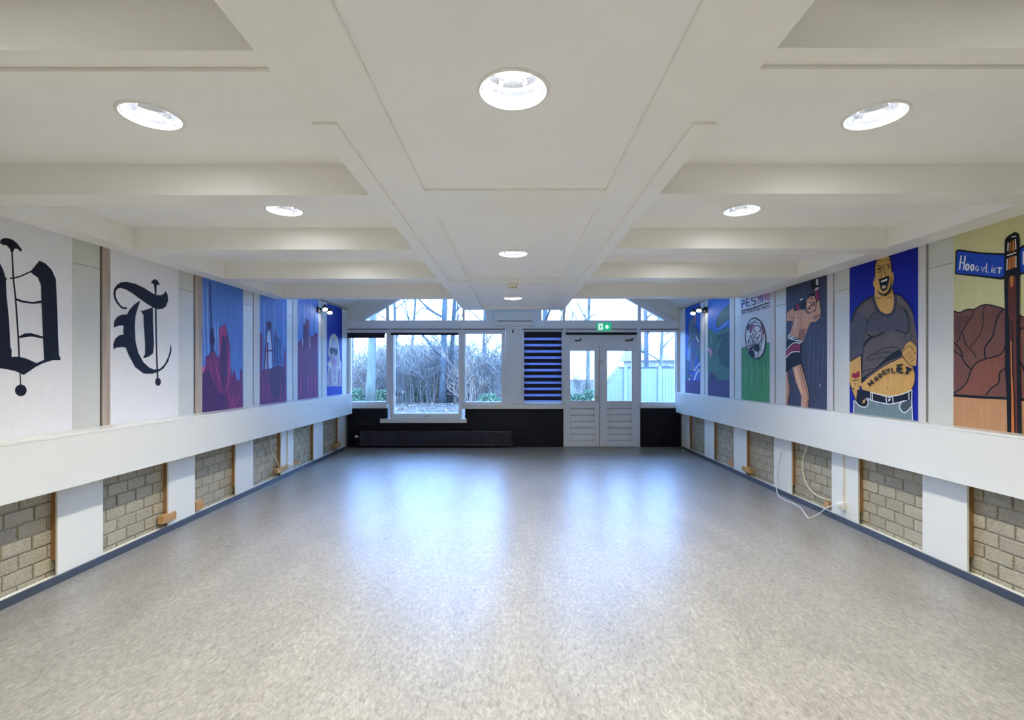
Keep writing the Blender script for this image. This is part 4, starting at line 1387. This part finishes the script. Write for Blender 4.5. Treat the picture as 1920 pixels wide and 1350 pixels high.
def door(n, u0, u1, g0, g1, label, gb):
    d = empty('door_%d' % n, (fx((u0 + u1) / 2), YF, 0.0))
    struct(d, label)
    t, b = 648.2, 837.4
    y0, y1 = -0.006, 0.05
    fb('stile', u0, t, g0, b, y0, y1, FRAMEW, d, 0.002)
    fb('stile', g1, t, u1, b, y0, y1, FRAMEW, d, 0.002)
    fb('top_rail', g0, t, g1, 658, y0, y1, FRAMEW, d, 0.002)
    fb('mid_rail', g0, gb, g1, 765.7, y0, y1, FRAMEW, d, 0.002)
    fb('bottom_rail', g0, 826.9, g1, b, y0, y1, FRAMEW, d, 0.002)
    fb('pane', g0, 658, g1, gb, 0.016, 0.022, GLASS, d)
    fb('glazing_bead', g0, gb - 1.0, g1, gb, -0.004, 0.015, GLOSSW, d)
    fb('panel_backing', g0, 765.8, g1, 826.8, 0.036, 0.048, FRAMEW, d)
    ys = [766.1, 778.0, 790.2, 802.3, 814.3, 826.4]
    for k in range(5):
        fb('plank', g0, ys[k] + 0.8, g1, ys[k + 1] - 0.8, 0.0, 0.022, FRAMEW, d, 0.004)
    return d
d1 = door(1, 1060.9, 1123.4, 1069.3, 1114.6, 'left leaf of the white double door, with the lever handle', 752.0)
d2 = door(2, 1124.3, 1193.8, 1138.3, 1184.4, 'right leaf of the white double door', 753.0)
fb('cover_strip', 1119.8, 648.2, 1123.2, 837.0, -0.016, -0.006, FRAMEW, d1, 0.002)
hz = fz(745)
box('lock_plate', (fx(1118.3), fx(1121.0)), (YF - 0.012, YF - 0.006), (hz - 0.12, hz + 0.07), CHROME, d1, 0.001)
tube('lever_handle', [(fx(1119.6), YF - 0.01, hz), (fx(1119.6), YF - 0.045, hz), (fx(1118.6), YF - 0.052, hz), (fx(1110), YF - 0.052, hz)], 0.009, CHROME, d1, 8, 4)
lathe('lock_cylinder', [(0.0, -0.018), (0.014, -0.018), (0.014, -0.006)], CHROME, d1, (fx(1119.6), YF, hz - 0.07), 16, 'Y')
box('flush_bolt', (fx(1123), fx(1131)), (YF - 0.024, YF - 0.006), (fz(678.6), fz(677)), CHROME, d2, 0.001)
for k, (u0, u1) in enumerate(((1077.5, 1089.5), (1172, 1186))):
    vv = 637.6 if k == 0 else 637.2
    st = empty('header_stay', (fx((u0 + u1) / 2), YF - 0.008, fz(vv)))
    tag(st, 'small black stay on the header board above the %s door leaf' % ('left' if k == 0 else 'right'), 'stay', 'stays above the door')
    box('stay_body', (fx(u0), fx(u1 - 2)), (YF - 0.035, YF - 0.008), (fz(vv + 2.0), fz(vv - 0.2)), BLACK if k == 0 else RADM, st, 0.002)
    box('stay_knob', (fx(u1 - 2.6), fx(u1)), (YF - 0.045, YF - 0.012), (fz(vv + 1.2), fz(vv - 3.2)), BLACK if k == 0 else RADM, st, 0.003)

# ------------------------------------------------------------------ blinds
def rolled_blind(u0, u1, v0, v1, label):
    r = empty('roller_blind', (fx((u0 + u1) / 2), YF - 0.04, fz(v1)))
    tag(r, label, 'blind', 'rolled up dark blinds')
    zt, zb_ = fz(v0), fz(v1)
    lathe('fabric_roll', [(0.0, fx(u0) + 0.004), (0.018, fx(u0) + 0.004), (0.018, fx(u1) - 0.004), (0.0, fx(u1) - 0.004)], BLINDN, r, (0, YF - 0.045, zt - 0.012), 16, 'X')
    box('hanging_fabric', (fx(u0) + 0.004, fx(u1) - 0.004), (YF - 0.066, YF - 0.063), (zb_ + 0.008, zt - 0.004), BLINDN, r)
    box('bottom_bar', (fx(u0) + 0.003, fx(u1) - 0.003), (YF - 0.069, YF - 0.060), (zb_, zb_ + 0.012), BLINDN, r, 0.002)
rolled_blind(653.0, 723.5, 625.0, 634.0, 'dark navy blind pulled a little way down the left corner window')
rolled_blind(734, 860.5, 625.0, 628.8, 'dark blind rolled right up over the largest window')
rolled_blind(1060.2, 1193.0, 624.2, 628.2, 'dark blind rolled right up above the double door')

zb = empty('striped_blind', (fx(1018), YF - 0.04, fz(753.5)))
tag(zb, 'lowered blind with dark navy and sheer blue stripes beside the double door', 'blind')
u0, u1 = 982.6, 1052.6
fb('headrail', u0, 622.5, u1, 626.0, -0.07, -0.024, BLINDN, zb, 0.004)
vv = 625.5
tops = [(625.5, 633.2)]
P_ = 11.66
for k in range(11):
    s0 = 633.3 + P_ * k
    fb('sheer_band', u0 + 0.3, s0, u1 - 0.3, min(s0 + 5.0, 753.2), -0.040, -0.038, SHEER, zb)
    if k < 10:
        fb('dark_band', u0, s0 + 4.7, u1, s0 + P_ + 0.2, -0.045, -0.042, BLINDN, zb)
fb('dark_band', u0, 625.6, u1, 633.5, -0.045, -0.042, BLINDN, zb)
fb('bottom_bar', u0, 752.6, u1, 754.2, -0.052, -0.034, GLOSSW, zb, 0.002)

# ------------------------------------------------------------------ radiator
YRAD = YF - 0.15
def rx(u):
    return (u - U0) * YRAD / F
def rz(v):
    return CAMH - (v - V0) * YRAD / F
rad = empty('radiator', ((rx(675) + rx(959)) / 2, YRAD, 0.04))
tag(rad, 'long low anthracite ribbed panel radiator under the windows', 'radiator')
x0, x1, z0, z1 = rx(675.3), rx(959), rz(836.5), rz(808.5)
# ribbed front sheet
nr = 62
vs, fs = [], []
prof = []
for k in range(nr):
    a = x0 + 0.02 + (x1 - x0 - 0.04) * k / nr
    w = (x1 - x0 - 0.04) / nr
    prof += [(a, 0.012), (a + w * 0.25, 0.0), (a + w * 0.62, 0.0), (a + w * 0.87, 0.012)]
prof = [(x0, 0.004)] + prof + [(x1, 0.004)]
for x, d in prof:
    vs += [(x, YRAD + d, z0 + 0.03), (x, YRAD + d, z1 - 0.03)]
for i in range(len(prof) - 1):
    fs.append((2 * i, 2 * i + 2, 2 * i + 3, 2 * i + 1))
pymesh('front_sheet', vs, fs, RADM, rad)
box('bottom_rail', (x0, x1), (YRAD + 0.002, YRAD + 0.02), (z0, z0 + 0.032), RADM, rad, 0.004)
box('top_rail', (x0, x1), (YRAD + 0.002, YRAD + 0.02), (z1 - 0.032, z1 - 0.006), RADM, rad, 0.004)
box('back_sheet', (x0, x1), (YRAD + 0.085, YRAD + 0.1), (z0, z1 - 0.01), RADM, rad)
box('side_cover', (x0 - 0.003, x0), (YRAD + 0.004, YRAD + 0.1), (z0 + 0.01, z1), RADM, rad)
box('side_cover', (x1, x1 + 0.003), (YRAD + 0.004, YRAD + 0.1), (z0 + 0.01, z1), RADM, rad)
for k in range(3):
    box('top_grille', (x0, x1), (YRAD + 0.006 + 0.032 * k, YRAD + 0.024 + 0.032 * k), (z1 - 0.006, z1), RADM, rad)
for t in (0.12, 0.5, 0.88):
    xx = x0 + (x1 - x0) * t
    box('floor_foot', (xx - 0.02, xx + 0.02), (YRAD + 0.03, YRAD + 0.07), (0.0, z0 + 0.01), RADM, rad)
zv = rz(819.5)
lathe('valve_knob', [(0.0, 0.0), (0.022, 0.0), (0.026, 0.012), (0.024, 0.05), (0.014, 0.06), (0.0, 0.06)], PLATEW, rad, (rx(666.4) - 0.03, YRAD + 0.06, zv), 20, 'X')
lathe('valve_collar', [(0.014, -0.002), (0.014, 0.05)], CHROME, rad, (x0 - 0.05, YRAD + 0.06, zv), 14, 'X')
tube('supply_pipe', [(x0 - 0.045, YRAD + 0.06, zv), (x0 - 0.045, YRAD + 0.06, 0.10), (x0 - 0.045, YRAD + 0.06, 0.0)], 0.008, RADM, rad, 8, 2)
lathe('return_nut', [(0.0, 0.0), (0.014, 0.0), (0.014, 0.03), (0.0, 0.03)], CHROME, rad, (x1 + 0.006, YRAD + 0.05, rz(832)), 12, 'X')

# ------------------------------------------------------------------ air unit above the white pier, with its pull cord
ac = empty('air_unit', (fx(964), YF - 0.012, fz(610)))
tag(ac, 'white wall air unit tucked behind the end of the ceiling box', 'air conditioner')
YA = YF - 0.2
sa = F / YA
ax = lambda u: (u - U0) / sa
az = lambda v: CAMH - (v - V0) / sa
a0, a1, zt_, zb_ = ax(926.5), ax(1002), az(583.5), az(610)
box('casing', (a0, a1), (YA, YF - 0.012), (zb_, zt_), PLATEW, ac, 0.016)
box('air_slot', (a0 + 0.06, a1 - 0.05), (YA - 0.0015, YA + 0.02), (az(602.6), az(601.2)), SLATE, ac)
box('louvre', (a0 + 0.05, a1 - 0.05), (YA - 0.008, YA + 0.02), (az(607.0), az(603.0)), PLATEW, ac, 0.003)
tube('pull_cord', [(ax(962), YA + 0.02, zb_ + 0.01), (ax(962), YA + 0.02, az(614)), (ax(961.6), YA + 0.02, az(618))], 0.003, CREAMPL, ac, 6, 3)
lathe('cord_knob', [(0.0, 0.0), (0.01, 0.004), (0.016, 0.02), (0.015, 0.045), (0.008, 0.06), (0.0, 0.062)], BLACK, ac, (ax(961.6), YA + 0.02, az(624)), 14)

# ------------------------------------------------------------------ exit sign
ex = empty('exit_sign', (fx(1131), YF - 0.05, fz(620)))
tag(ex, 'green illuminated emergency exit sign above the double door', 'exit sign')
e0, e1, v0_, v1_ = 1118.3, 1144.3, 604.0, 620.0
fb('sign_housing', e0, v0_, e1, v1_, -0.085, -0.05, GREEN, ex, 0.003)
fb('top_cap', e0, v0_ - 0.4, e1, v0_ + 1.8, -0.088, -0.05, FRAMEW, ex)
def sign_poly(name, pts, m, d):
    vs = [(fx(u), YF - d, fz(v)) for u, v in pts]
    me = bpy.data.meshes.new(name)
    me.from_pydata(vs, [], [tuple(range(len(vs)))])
    return link(name, me, m, ex)
sign_poly('door_symbol', [(1120.8, 607.8), (1128.6, 607.8), (1128.6, 619.2), (1120.8, 619.2)], SIGNW, 0.0858)
sign_poly('arrow_symbol', [(1136.6, 609.0), (1140.6, 613.6), (1140.6, 614.8), (1138.0, 614.8), (1138.0, 617.4), (1135.2, 617.4), (1135.2, 614.8), (1132.6, 614.8), (1132.6, 613.6)], SIGNW, 0.0858)
sign_poly('running_man_symbol', [(1125.4, 609.6), (1126.4, 610.4), (1125.8, 611.4), (1126.8, 613.4), (1125.8, 613.6), (1125.4, 615.0), (1126.2, 617.6), (1125.4, 617.8), (1124.4, 615.6), (1123.4, 617.6), (1122.6, 617.2), (1123.6, 614.4), (1123.8, 612.4), (1122.8, 613.4), (1122.6, 612.6), (1124.2, 611.0)], GREEN, 0.0862)

# ------------------------------------------------------------------ twin spotlights on both side walls
def spots(side, ub, vb, heads):
    L = side == 'left'
    X = XL if L else XR
    s = 1 if L else -1
    b = on_wall(ub, vb, X)
    r = empty('wall_spotlight', b)
    tag(r, 'twin black spotlight on the %s wall near the end window' % side, 'spotlight', 'twin wall spotlights')
    box('wall_plate', (X, X + s * 0.03), (b[1] - 0.07, b[1] + 0.07), (b[2] - 0.04, b[2] + 0.05), BLACK, r, 0.006)
    for k, (dy, dx, dz) in enumerate(heads):
        c = Vector((X + s * dx, b[1] + dy, b[2] + dz))
        tube('arm', [(X + s * 0.02, b[1] + dy * 0.3, b[2] + 0.01), (X + s * dx * 0.6, b[1] + dy * 0.8, b[2] + 0.03), tuple(c)], 0.008, BLACK, r, 8, 3)
        d = Vector((s * 0.25, -0.55, -0.78)).normalized()
        rot = d.to_track_quat('Z', 'Y').to_matrix().to_4x4()
        h = lathe('lamp_head', [(0.0, -0.075), (0.022, -0.07), (0.036, -0.03), (0.046, 0.02), (0.046, 0.03), (0.04, 0.03)], BLACK, r, (0, 0, 0), 20)
        l = lathe('lamp_lens', [(0.0, 0.027), (0.041, 0.027)], SPOTE, r, (0, 0, 0), 20)
        for o in (h, l):
            o.data.transform(Matrix.Translation(c) @ rot)
spots('left', 597, 582, [(0.03, 0.10, 0.04), (0.16, 0.13, 0.0)])
spots('right', 1323, 582, [(0.03, 0.10, 0.02), (0.17, 0.15, -0.01)])

# ------------------------------------------------------------------ sockets and cables
def socket(side, u, v, label, conduit_u):
    L = side == 'left'
    face = SHL if L else SHR
    s = 1 if L else -1
    p = on_wall(u, v, face + s * 0.02)
    r = empty('wall_socket', (face, p[1], p[2] - 0.035))
    tag(r, label, 'socket', 'surface sockets')
    box('socket_box', (face, face + s * 0.042), (p[1] - 0.036, p[1] + 0.036), (p[2] - 0.036, p[2] + 0.036), PLATEW, r, 0.004)
    box('socket_well', (face + s * 0.041, face + s * 0.0435), (p[1] - 0.02, p[1] + 0.02), (p[2] - 0.02, p[2] + 0.02), CREAMPL, r)
    box('plug', (face + s * 0.042, face + s * 0.078), (p[1] - 0.018, p[1] + 0.018), (p[2] - 0.018, p[2] + 0.018), PLATEW, r, 0.006)
    box('conduit', (face, face + s * 0.014), (p[1] - 0.009, p[1] + 0.009), (p[2] + 0.036, 0.76), CREAMPL, r, 0.002)
    return p
pR = socket('right', 1579, 948, 'white surface socket with a plug on the right wall panel', 1581)
pL = socket('left', 541, 873, 'white surface socket with a plug on the left wall panel', 538)

XC = SHR - 0.012
cord = [on_wall(1466, 843, XC), on_wall(1461, 862, XC), on_wall(1457.5, 885, XC), on_wall(1456, 905, XC - 0.012), on_wall(1456, 918, 3.228), on_floor(1460, 929, 0.006), on_floor(1470, 936.5, 0.006),
        on_floor(1486, 943.5, 0.006), on_floor(1500, 951, 0.006), on_floor(1508, 961, 0.006), on_floor(1515, 970.5, 0.006), on_floor(1523, 970, 0.006), on_floor(1536, 963, 0.006),
        on_wall(1548, 953.5, 3.17), on_wall(1559, 948.5, 3.19), (SHR - 0.075, pR[1] + 0.01, pR[2])]
c = tube('power_cord', cord, 0.0052, CABLEW, None, 8, 8)
tag(c, 'white power cord trailing from the right wall socket onto the floor', 'cord')
XG = BRR - 0.03
c = tube('cream_cable', [on_wall(1515, 824, XG), on_wall(1512, 841, XG), on_wall(1506, 860, XG), on_wall(1505, 880, XG), on_wall(1511, 905, XG), on_wall(1525, 924, XG), on_wall(1542, 933.5, XG), on_wall(1558, 938.5, XG + 0.01)], 0.0075, CABLEC, None, 8, 8)
tag(c, 'thick cream cable looping down from the right ledge beside the socket', 'cable')
XG = BRL + 0.03
c = tube('cream_cable', [on_wall(506.5, 812, XG), on_wall(507, 833, XG), on_wall(510, 848, XG), on_wall(517, 860, XG), on_wall(521, 870, XG), on_wall(524, 877, XG)], 0.007, CABLEC, None, 8, 8)
tag(c, 'cream cable hanging from the left ledge to a pine offcut', 'cable')
XG = SHL + 0.02
c = tube('cream_cable', [on_wall(549.5, 803, XG), on_wall(553.5, 817, XG), on_wall(559, 832, XG), on_wall(564, 845, XG), on_wall(565.2, 857, XG), on_wall(562, 868, XG), on_wall(556, 873.5, XG), (SHL + 0.075, pL[1] + 0.015, pL[2])], 0.006, CABLEC, None, 8, 8)
tag(c, 'thin cream cable bowing from the left ledge into the left socket', 'cable')
XG = BRL + 0.025
c = tube('cream_cable', [on_wall(558, 800, XG), on_wall(563, 804.5, XG), on_wall(569, 806.3, XG), on_wall(576, 804, XG), on_wall(584, 795, XG)], 0.006, CABLEC, None, 8, 8)
tag(c, 'short cream cable loop peeking out below the left ledge', 'cable')
c = tube('loose_wire', [on_floor(1279, 846, 0.006), on_floor(1284, 842.5, 0.02), on_floor(1289, 845.5, 0.006), on_floor(1285, 848, 0.006)], 0.008, CABLEW, None, 6, 6)
tag(c, 'loose white wire end on the floor at the right corner', 'wire')

# ------------------------------------------------------------------ garden outside
GROUND = mat('leaf_strewn_soil', (80, 76, 68), 0.95, 0.45, 2.2, (1, 1, 1), 0.4, 9.0, detail=9, spec=0.05)
LEAF = mat('fallen_leaf', (128, 104, 82), 0.9, 0.3, 3.0, spec=0.05)
BARK = mat('grey_bark', (78, 82, 82), 0.95, 0.3, 6.0, (1, 1, 0.2), 0.4, 20, spec=0.05)
MOSSB = mat('mossy_bark', (104, 106, 94), 0.95, 0.25, 5.0, (1, 1, 0.2), 0.4, 20, spec=0.05)
TWIG = mat('grey_twigs', (128, 122, 112), 0.95, 0.2, 3.0, spec=0.05)
TWIGB = mat('brown_twigs', (152, 132, 114), 0.95, 0.2, 3.0, spec=0.05)
TWIGD = mat('dark_twigs', (104, 100, 96), 0.95, 0.2, 3.0, spec=0.05)
EVERG = mat('evergreen_leaves', (92, 112, 86), 0.8, 0.3, 3.0, spec=0.05)
FENCE = mat('silvered_fence_boards', (132, 136, 132), 0.85, 0.12, 6.0, (1, 1, 0.15), spec=0.05)
FENCECAP = mat('fence_cap', (70, 74, 76), 0.8)
HOUSEW = mat('pale_house_render', (160, 154, 150), 0.9, 0.05, 2.0)
ROOFT = mat('roof_tiles', (150, 130, 122), 0.9, 0.2, 9.0, spec=0.05)
PALEBAR = mat('pale_pink_bar', (214, 190, 178), 0.85, 0.08, 4.0)

ground = box('garden_ground', (-45, 45), (YF + 0.17, 90), (-0.4, -0.05), GROUND)
struct(ground, 'leaf covered garden soil outside the windows')
ground.name = 'ground'

rl = random.Random(77)
vs, fs = [], []
for k in range(9000):
    y = YF + 0.6 + 26 * rl.random() ** 1.4
    x = rl.uniform(-0.62, 0.62) * (y + 3)
    a = rl.uniform(0, 6.28)
    r = rl.uniform(0.04, 0.09)
    t = rl.uniform(-0.5, 0.9)
    b = len(vs)
    for q in range(4):
        aa = a + q * math.pi / 2
        rr = r * (1.0 if q % 2 == 0 else 0.55)
        vs.append((x + rr * math.cos(aa), y + rr * math.sin(aa), -0.035 + max(0, t * rr * math.cos(aa - a)) + rl.uniform(0, 0.02)))
    fs.append((b, b + 1, b + 2, b + 3))
o = pymesh('fallen_leaves', vs, fs, LEAF)
tag(o, 'brown fallen leaves scattered over the garden soil', 'leaves', None, 'stuff')

def branch(rng_, p, d, length, r, depth, store, spread=0.6, up=0.15, seg=5):
    n = 4
    pts, rad_ = [p.copy()], [r]
    dd = d.copy()
    for i in range(n):
        dd = (dd + Vector((rng_.uniform(-1, 1), rng_.uniform(-1, 1), rng_.uniform(-0.6, 0.9))) * 0.16 + Vector((0, 0, up * 0.3))).normalized()
        pts.append(pts[-1] + dd * (length / n))
        rad_.append(r * (1 - 0.5 * (i + 1) / n))
    store.append((depth, pts, rad_))
    if depth <= 0:
        return
    for k in range(rng_.choice((2, 3, 3)) if depth > 1 else 3):
        i = rng_.randint(1, n)
        q = pts[i]
        nd = (dd + Vector((rng_.uniform(-1, 1), rng_.uniform(-1, 1), rng_.uniform(-0.4, 0.8))) * spread * 1.4).normalized()
        branch(rng_, q, nd, length * rng_.uniform(0.55, 0.8), rad_[i] * 0.62, depth - 1, store, spread, up)

def tree(u, Y, trunk_r, height, label, seed, bark, lean=(0, 0), fork=2.2, depth=4, group='bare trees in the garden'):
    rg = random.Random(seed)
    X = (u - U0) * Y / F
    root = empty('garden_tree', (X, Y, -0.05))
    tag(root, label, 'tree', group)
    base = Vector((X, Y, -0.06))
    tp, tr = [], []
    n = 8
    for i in range(n + 1):
        t = i / n
        tp.append(base + Vector((lean[0] * t + rg.uniform(-1, 1) * 0.03 * i / n, lean[1] * t, height * t)))
        tr.append(trunk_r * (1.35 if i == 0 else 1.0 - 0.55 * t))
    vs, fs = [], []
    tube_data(tp, tr, 10, vs, fs)
    pymesh('trunk', vs, fs, bark, root, True)
    store = []
    for k in range(9):
        t = fork / height + (1 - fork / height) * (k / 8.0)
        i = min(int(t * n), n - 1)
        q = tp[i].lerp(tp[i + 1], t * n - i)
        a = rg.uniform(0, 6.28)
        d = Vector((math.cos(a), math.sin(a) * 0.6, rg.uniform(0.25, 0.9))).normalized()
        branch(rg, q, d, height * rg.uniform(0.22, 0.36) * (1.1 - 0.5 * t), trunk_r * 0.42 * (1.15 - 0.7 * t), depth - 1, store)
    vs, fs = [], []
    for dep, pts, rr in store:
        tube_data(pts, [max(x, 0.006) for x in rr], 4 if dep > 0 else 3, vs, fs)
    pymesh('branches', vs, fs, bark, root, True)
    return root

tree(694, 21, 0.20, 9, 'thick mossy tree trunk seen through the left corner window', 1, MOSSB, (0.3, 0), 5.0)
tree(830, 23.5, 0.17, 10, 'dark forked tree behind the right part of the largest window', 2, BARK, (0.2, 0), 2.2)
tree(842, 24.2, 0.13, 9, 'second stem close beside the dark forked tree', 3, BARK, (0.5, 0), 3.0)
tree(746, 30, 0.11, 11, 'slim tree rising behind the left gable glass', 4, BARK, (-0.4, 0), 3.5)
tree(766, 33, 0.10, 11, 'slimmest leaning tree behind the left gable glass', 5, BARK, (0.8, 0), 3.5)
tree(1018, 24, 0.16, 11, 'tree behind the gable glass right of the air unit', 6, BARK, (0.3, 0), 4.0)
tree(1036, 27, 0.15, 11, 'leaning tree whose branch crosses the right gable glass', 7, BARK, (1.4, 0), 2.8)
tree(1213, 20, 0.11, 8, 'forked tree beyond the fence by the right corner window', 8, BARK, (-0.1, 0), 2.3)
tree(1236, 23, 0.09, 7, 'pale slim tree beyond the fence near the right corner', 9, MOSSB, (0.3, 0), 2.0)
tree(1102, 30, 0.14, 9, 'tree seen through the left door pane', 10, MOSSB, (0.1, 0), 3.0)
tree(905, 34, 0.13, 9, 'distant tree behind the window right of the largest pane', 11, BARK, (0.2, 0), 2.5)
tree(660, 34, 0.14, 10, 'distant tree at the far left edge of the view', 12, BARK, (0.0, 0), 3.0)

# twiggy undergrowth: a few shapes, copied
def shrub_mesh(seed, h, w, stems, bark):
    rg = random.Random(seed)
    store = []
    for k in range(stems):
        a = rg.uniform(0, 6.28)
        rr = w * 0.35 * math.sqrt(rg.random())
        p = Vector((rr * math.cos(a), rr * math.sin(a) * 0.6, -0.03))
        d = Vector((math.cos(a) * 0.35 * rg.random(), math.sin(a) * 0.3 * rg.random(), 1)).normalized()
        branch(rg, p, d, h * rg.uniform(0.35, 0.6), 0.02, 3, store, 1.3, 0.25)
    vs, fs = [], []
    for dep, pts, r in store:
        tube_data(pts, [max(x, 0.007) for x in r], 3, vs, fs)
    me = bpy.data.meshes.new('twigs')
    me.from_pydata(vs, [], fs)
    me.materials.append(bark)
    return me
SHRUBS = [shrub_mesh(31, 3.0, 2.4, 22, TWIG), shrub_mesh(32, 2.4, 2.6, 22, TWIGB), shrub_mesh(33, 3.4, 2.2, 20, TWIGD)]
def leafy_mesh(seed, h, w, n):
    rg = random.Random(seed)
    vs, fs = [], []
    for k in range(n):
        z = h * rg.random()
        r = w * 0.5 * math.sqrt(rg.random()) * (1 - 0.5 * (z / h) ** 2)
        a = rg.uniform(0, 6.28)
        c = Vector((r * math.cos(a), r * math.sin(a) * 0.7, z))
        t1 = Vector((rg.uniform(-1, 1), rg.uniform(-1, 1), rg.uniform(-1, 1))).normalized()
        t2 = t1.cross(Vector((rg.uniform(-1, 1), rg.uniform(-1, 1), rg.uniform(-1, 1)))).normalized()
        s_ = rg.uniform(0.05, 0.1)
        b = len(vs)
        vs += [tuple(c + t1 * s_), tuple(c + t2 * s_ * 0.5), tuple(c - t1 * s_), tuple(c - t2 * s_ * 0.5)]
        fs.append((b, b + 1, b + 2, b + 3))
    me = bpy.data.meshes.new('foliage')
    me.from_pydata(vs, [], fs)
    me.materials.append(EVERG)
    return me
LFY = [leafy_mesh(41, 1.3, 1.8, 1500), leafy_mesh(42, 0.8, 1.6, 900)]

rs = random.Random(5)
spots_ = []
for k in range(15):
    spots_.append((-8.6 + 0.62 * k + rs.uniform(-0.25, 0.25), 25 + rs.uniform(-1.5, 1.5)))
for k in range(10):
    spots_.append((-10.6 + 1.15 * k + rs.uniform(-0.3, 0.3), 28.5 + rs.uniform(-1.0, 2.0)))
for k in range(9):
    spots_.append((-9.0 + 1.4 * k + rs.uniform(-0.4, 0.4), 30 + rs.uniform(-2, 4)))
for k in range(8):
    spots_.append((1.5 + 1.3 * k + rs.uniform(-0.4, 0.4), 27 + rs.uniform(-2, 5)))
bmu = bmesh.new()
for i, (x, y) in enumerate(spots_):
    tmp = SHRUBS[i % 3].copy()
    tmp.polygons.foreach_set('material_index', [i % 3] * len(tmp.polygons))
    sc_ = rs.uniform(0.85, 1.3) * (0.72 if x > 0 else 1.0)
    tmp.transform(Matrix.Translation((x, y, -0.05)) @ Matrix.Rotation(rs.uniform(0, 6.28), 4, 'Z') @ Matrix.Scale(sc_, 4))
    bmu.from_mesh(tmp)
    bpy.data.meshes.remove(tmp)
ume = bpy.data.meshes.new('undergrowth')
bmu.to_mesh(ume)
bmu.free()
for m_ in (TWIG, TWIGB, TWIGD):
    ume.materials.append(m_)
o = link('undergrowth', ume)
tag(o, 'tangled thicket of bare grey and brown twigs outside the windows', 'undergrowth', None, 'stuff')
for i, (u, y, sc_) in enumerate(((668, 21, 0.6), (717, 23, 0.8), (915, 18, 0.55), (935, 16, 0.8), (780, 25, 0.8), (1080, 21, 0.7), (1106, 20, 0.6))):
    r = empty('evergreen_shrub', ((u - U0) * y / F, y, -0.05))
    tag(r, ('leafy green shrub left of the mossy trunk in the left corner window', 'leafy green shrub right of the mossy trunk in the left corner window',
            'smaller leafy green shrub in the window beside the white pier', 'leafy green shrub at the pier side of the window beside the white pier',
            'leafy green shrub behind the left half of the largest window', 'leafy green shrub low in the left door pane, hinge side',
            'leafy green shrub low in the left door pane, handle side')[i], 'shrub', 'evergreen shrubs in the garden')
    o = bpy.data.objects.new('foliage', LFY[i % 2])
    COL.objects.link(o)
    o.parent = r
    r.scale = (sc_, sc_, sc_)

# two pale bars added for streaks taken for a reflection in the glass
for u, lab in ((811, 'left of two pale pinkish bars added for a reflection in the glass'), (821, 'right of two pale pinkish bars added for a reflection in the glass')):
    Y = 29.0
    x = (u - U0) * Y / F
    zt_ = CAMH - (668 - V0) * Y / F
    o = box('pale_bar', (x - 0.055, x + 0.055), (Y - 0.055, Y + 0.055), (-0.08, zt_), PALEBAR, None, 0.01)
    tag(o, lab, 'bar', 'pale bars added for a reflection')

# board fence on the right
fen = empty('board_fence', (4.6, 14.0, -0.05))
tag(fen, 'silvery vertical board fence outside the double door', 'fence')
FY = 14.0
fme = boxes_mesh('slat', [(-0.042, 0.042, -0.009, 0.009, 0.0, 1.0)])
fme.materials.append(FENCE)
x = 2.30
while x < 7.2:
    u = U0 + x * F / FY
    zt_ = CAMH - (690.0 - V0) * FY / F
    if u < 1160:
        zt_ -= (1160 - u) * 1.28 * FY / F
    o = bpy.data.objects.new('slat', fme)
    COL.objects.link(o)
    o.parent = fen
    o.matrix_parent_inverse = Matrix.Translation(-fen.location)
    o.location = (x, FY, -0.06)
    o.scale = (1, 1, zt_ + 0.06)
    x += 0.09
for u in (1172, 1236, 1300, 1364):
    xx = (u - U0) * FY / F
    box('fence_post', (xx - 0.045, xx + 0.045), (FY - 0.06, FY - 0.01), (-0.08, CAMH + 0.14), FENCE, fen, 0.004)
xa, xb = (1160 - U0) * FY / F, 7.2
zt_ = CAMH - (690.0 - V0) * FY / F
box('top_rail', (xa, xb), (FY - 0.03, FY + 0.02), (zt_ - 0.0, zt_ + 0.03), FENCECAP, fen)
x2 = 2.28
u2 = U0 + x2 * F / FY
z2 = zt_ - (1160 - u2) * 1.28 * FY / F
prism('sloping_rail', [(x2, z2), (xa, zt_), (xa, zt_ + 0.10), (x2, z2 + 0.10)], FY - 0.03, FY + 0.02, FENCE, fen)

# two pale houses in the distance
def house(x0, x1, y, zw, zr_, label, wins):
    h = empty('house', ((x0 + x1) / 2, y, -0.05))
    tag(h, label, 'house', 'distant houses')
    box('wall', (x0, x1), (y, y + 6), (-0.1, zw), HOUSEW, h)
    me_v = [(x0 - 0.3, y - 0.4, zw), (x1 + 0.3, y - 0.4, zw), (x1 + 0.3, y + 3, zr_), (x0 - 0.3, y + 3, zr_), (x0 - 0.3, y + 6.4, zw), (x1 + 0.3, y + 6.4, zw)]
    pymesh('roof', me_v, [(0, 1, 2, 3), (3, 2, 5, 4), (0, 3, 4), (1, 5, 2)], ROOFT, h)
    for (a, b, c_, d) in wins:
        f = box('window', (a, b), (y - 0.04, y), (c_, d), FRAMEW, h)
        box('pane', (a + 0.08, b - 0.08), (y - 0.05, y - 0.035), (c_ + 0.08, d - 0.08), SLATE, f)
house(-12.5, -4.5, 44, 2.6, 4.0, 'pale low house far behind the shrubs in the largest window', ((-11, -9.8, 0.9, 2.1), (-7.8, -6.4, 0.9, 2.1)))
house(9.6, 17, 36, 2.3, 3.9, 'pale low house beyond the fence at the right corner', ((10.6, 11.8, 0.9, 2.0),))
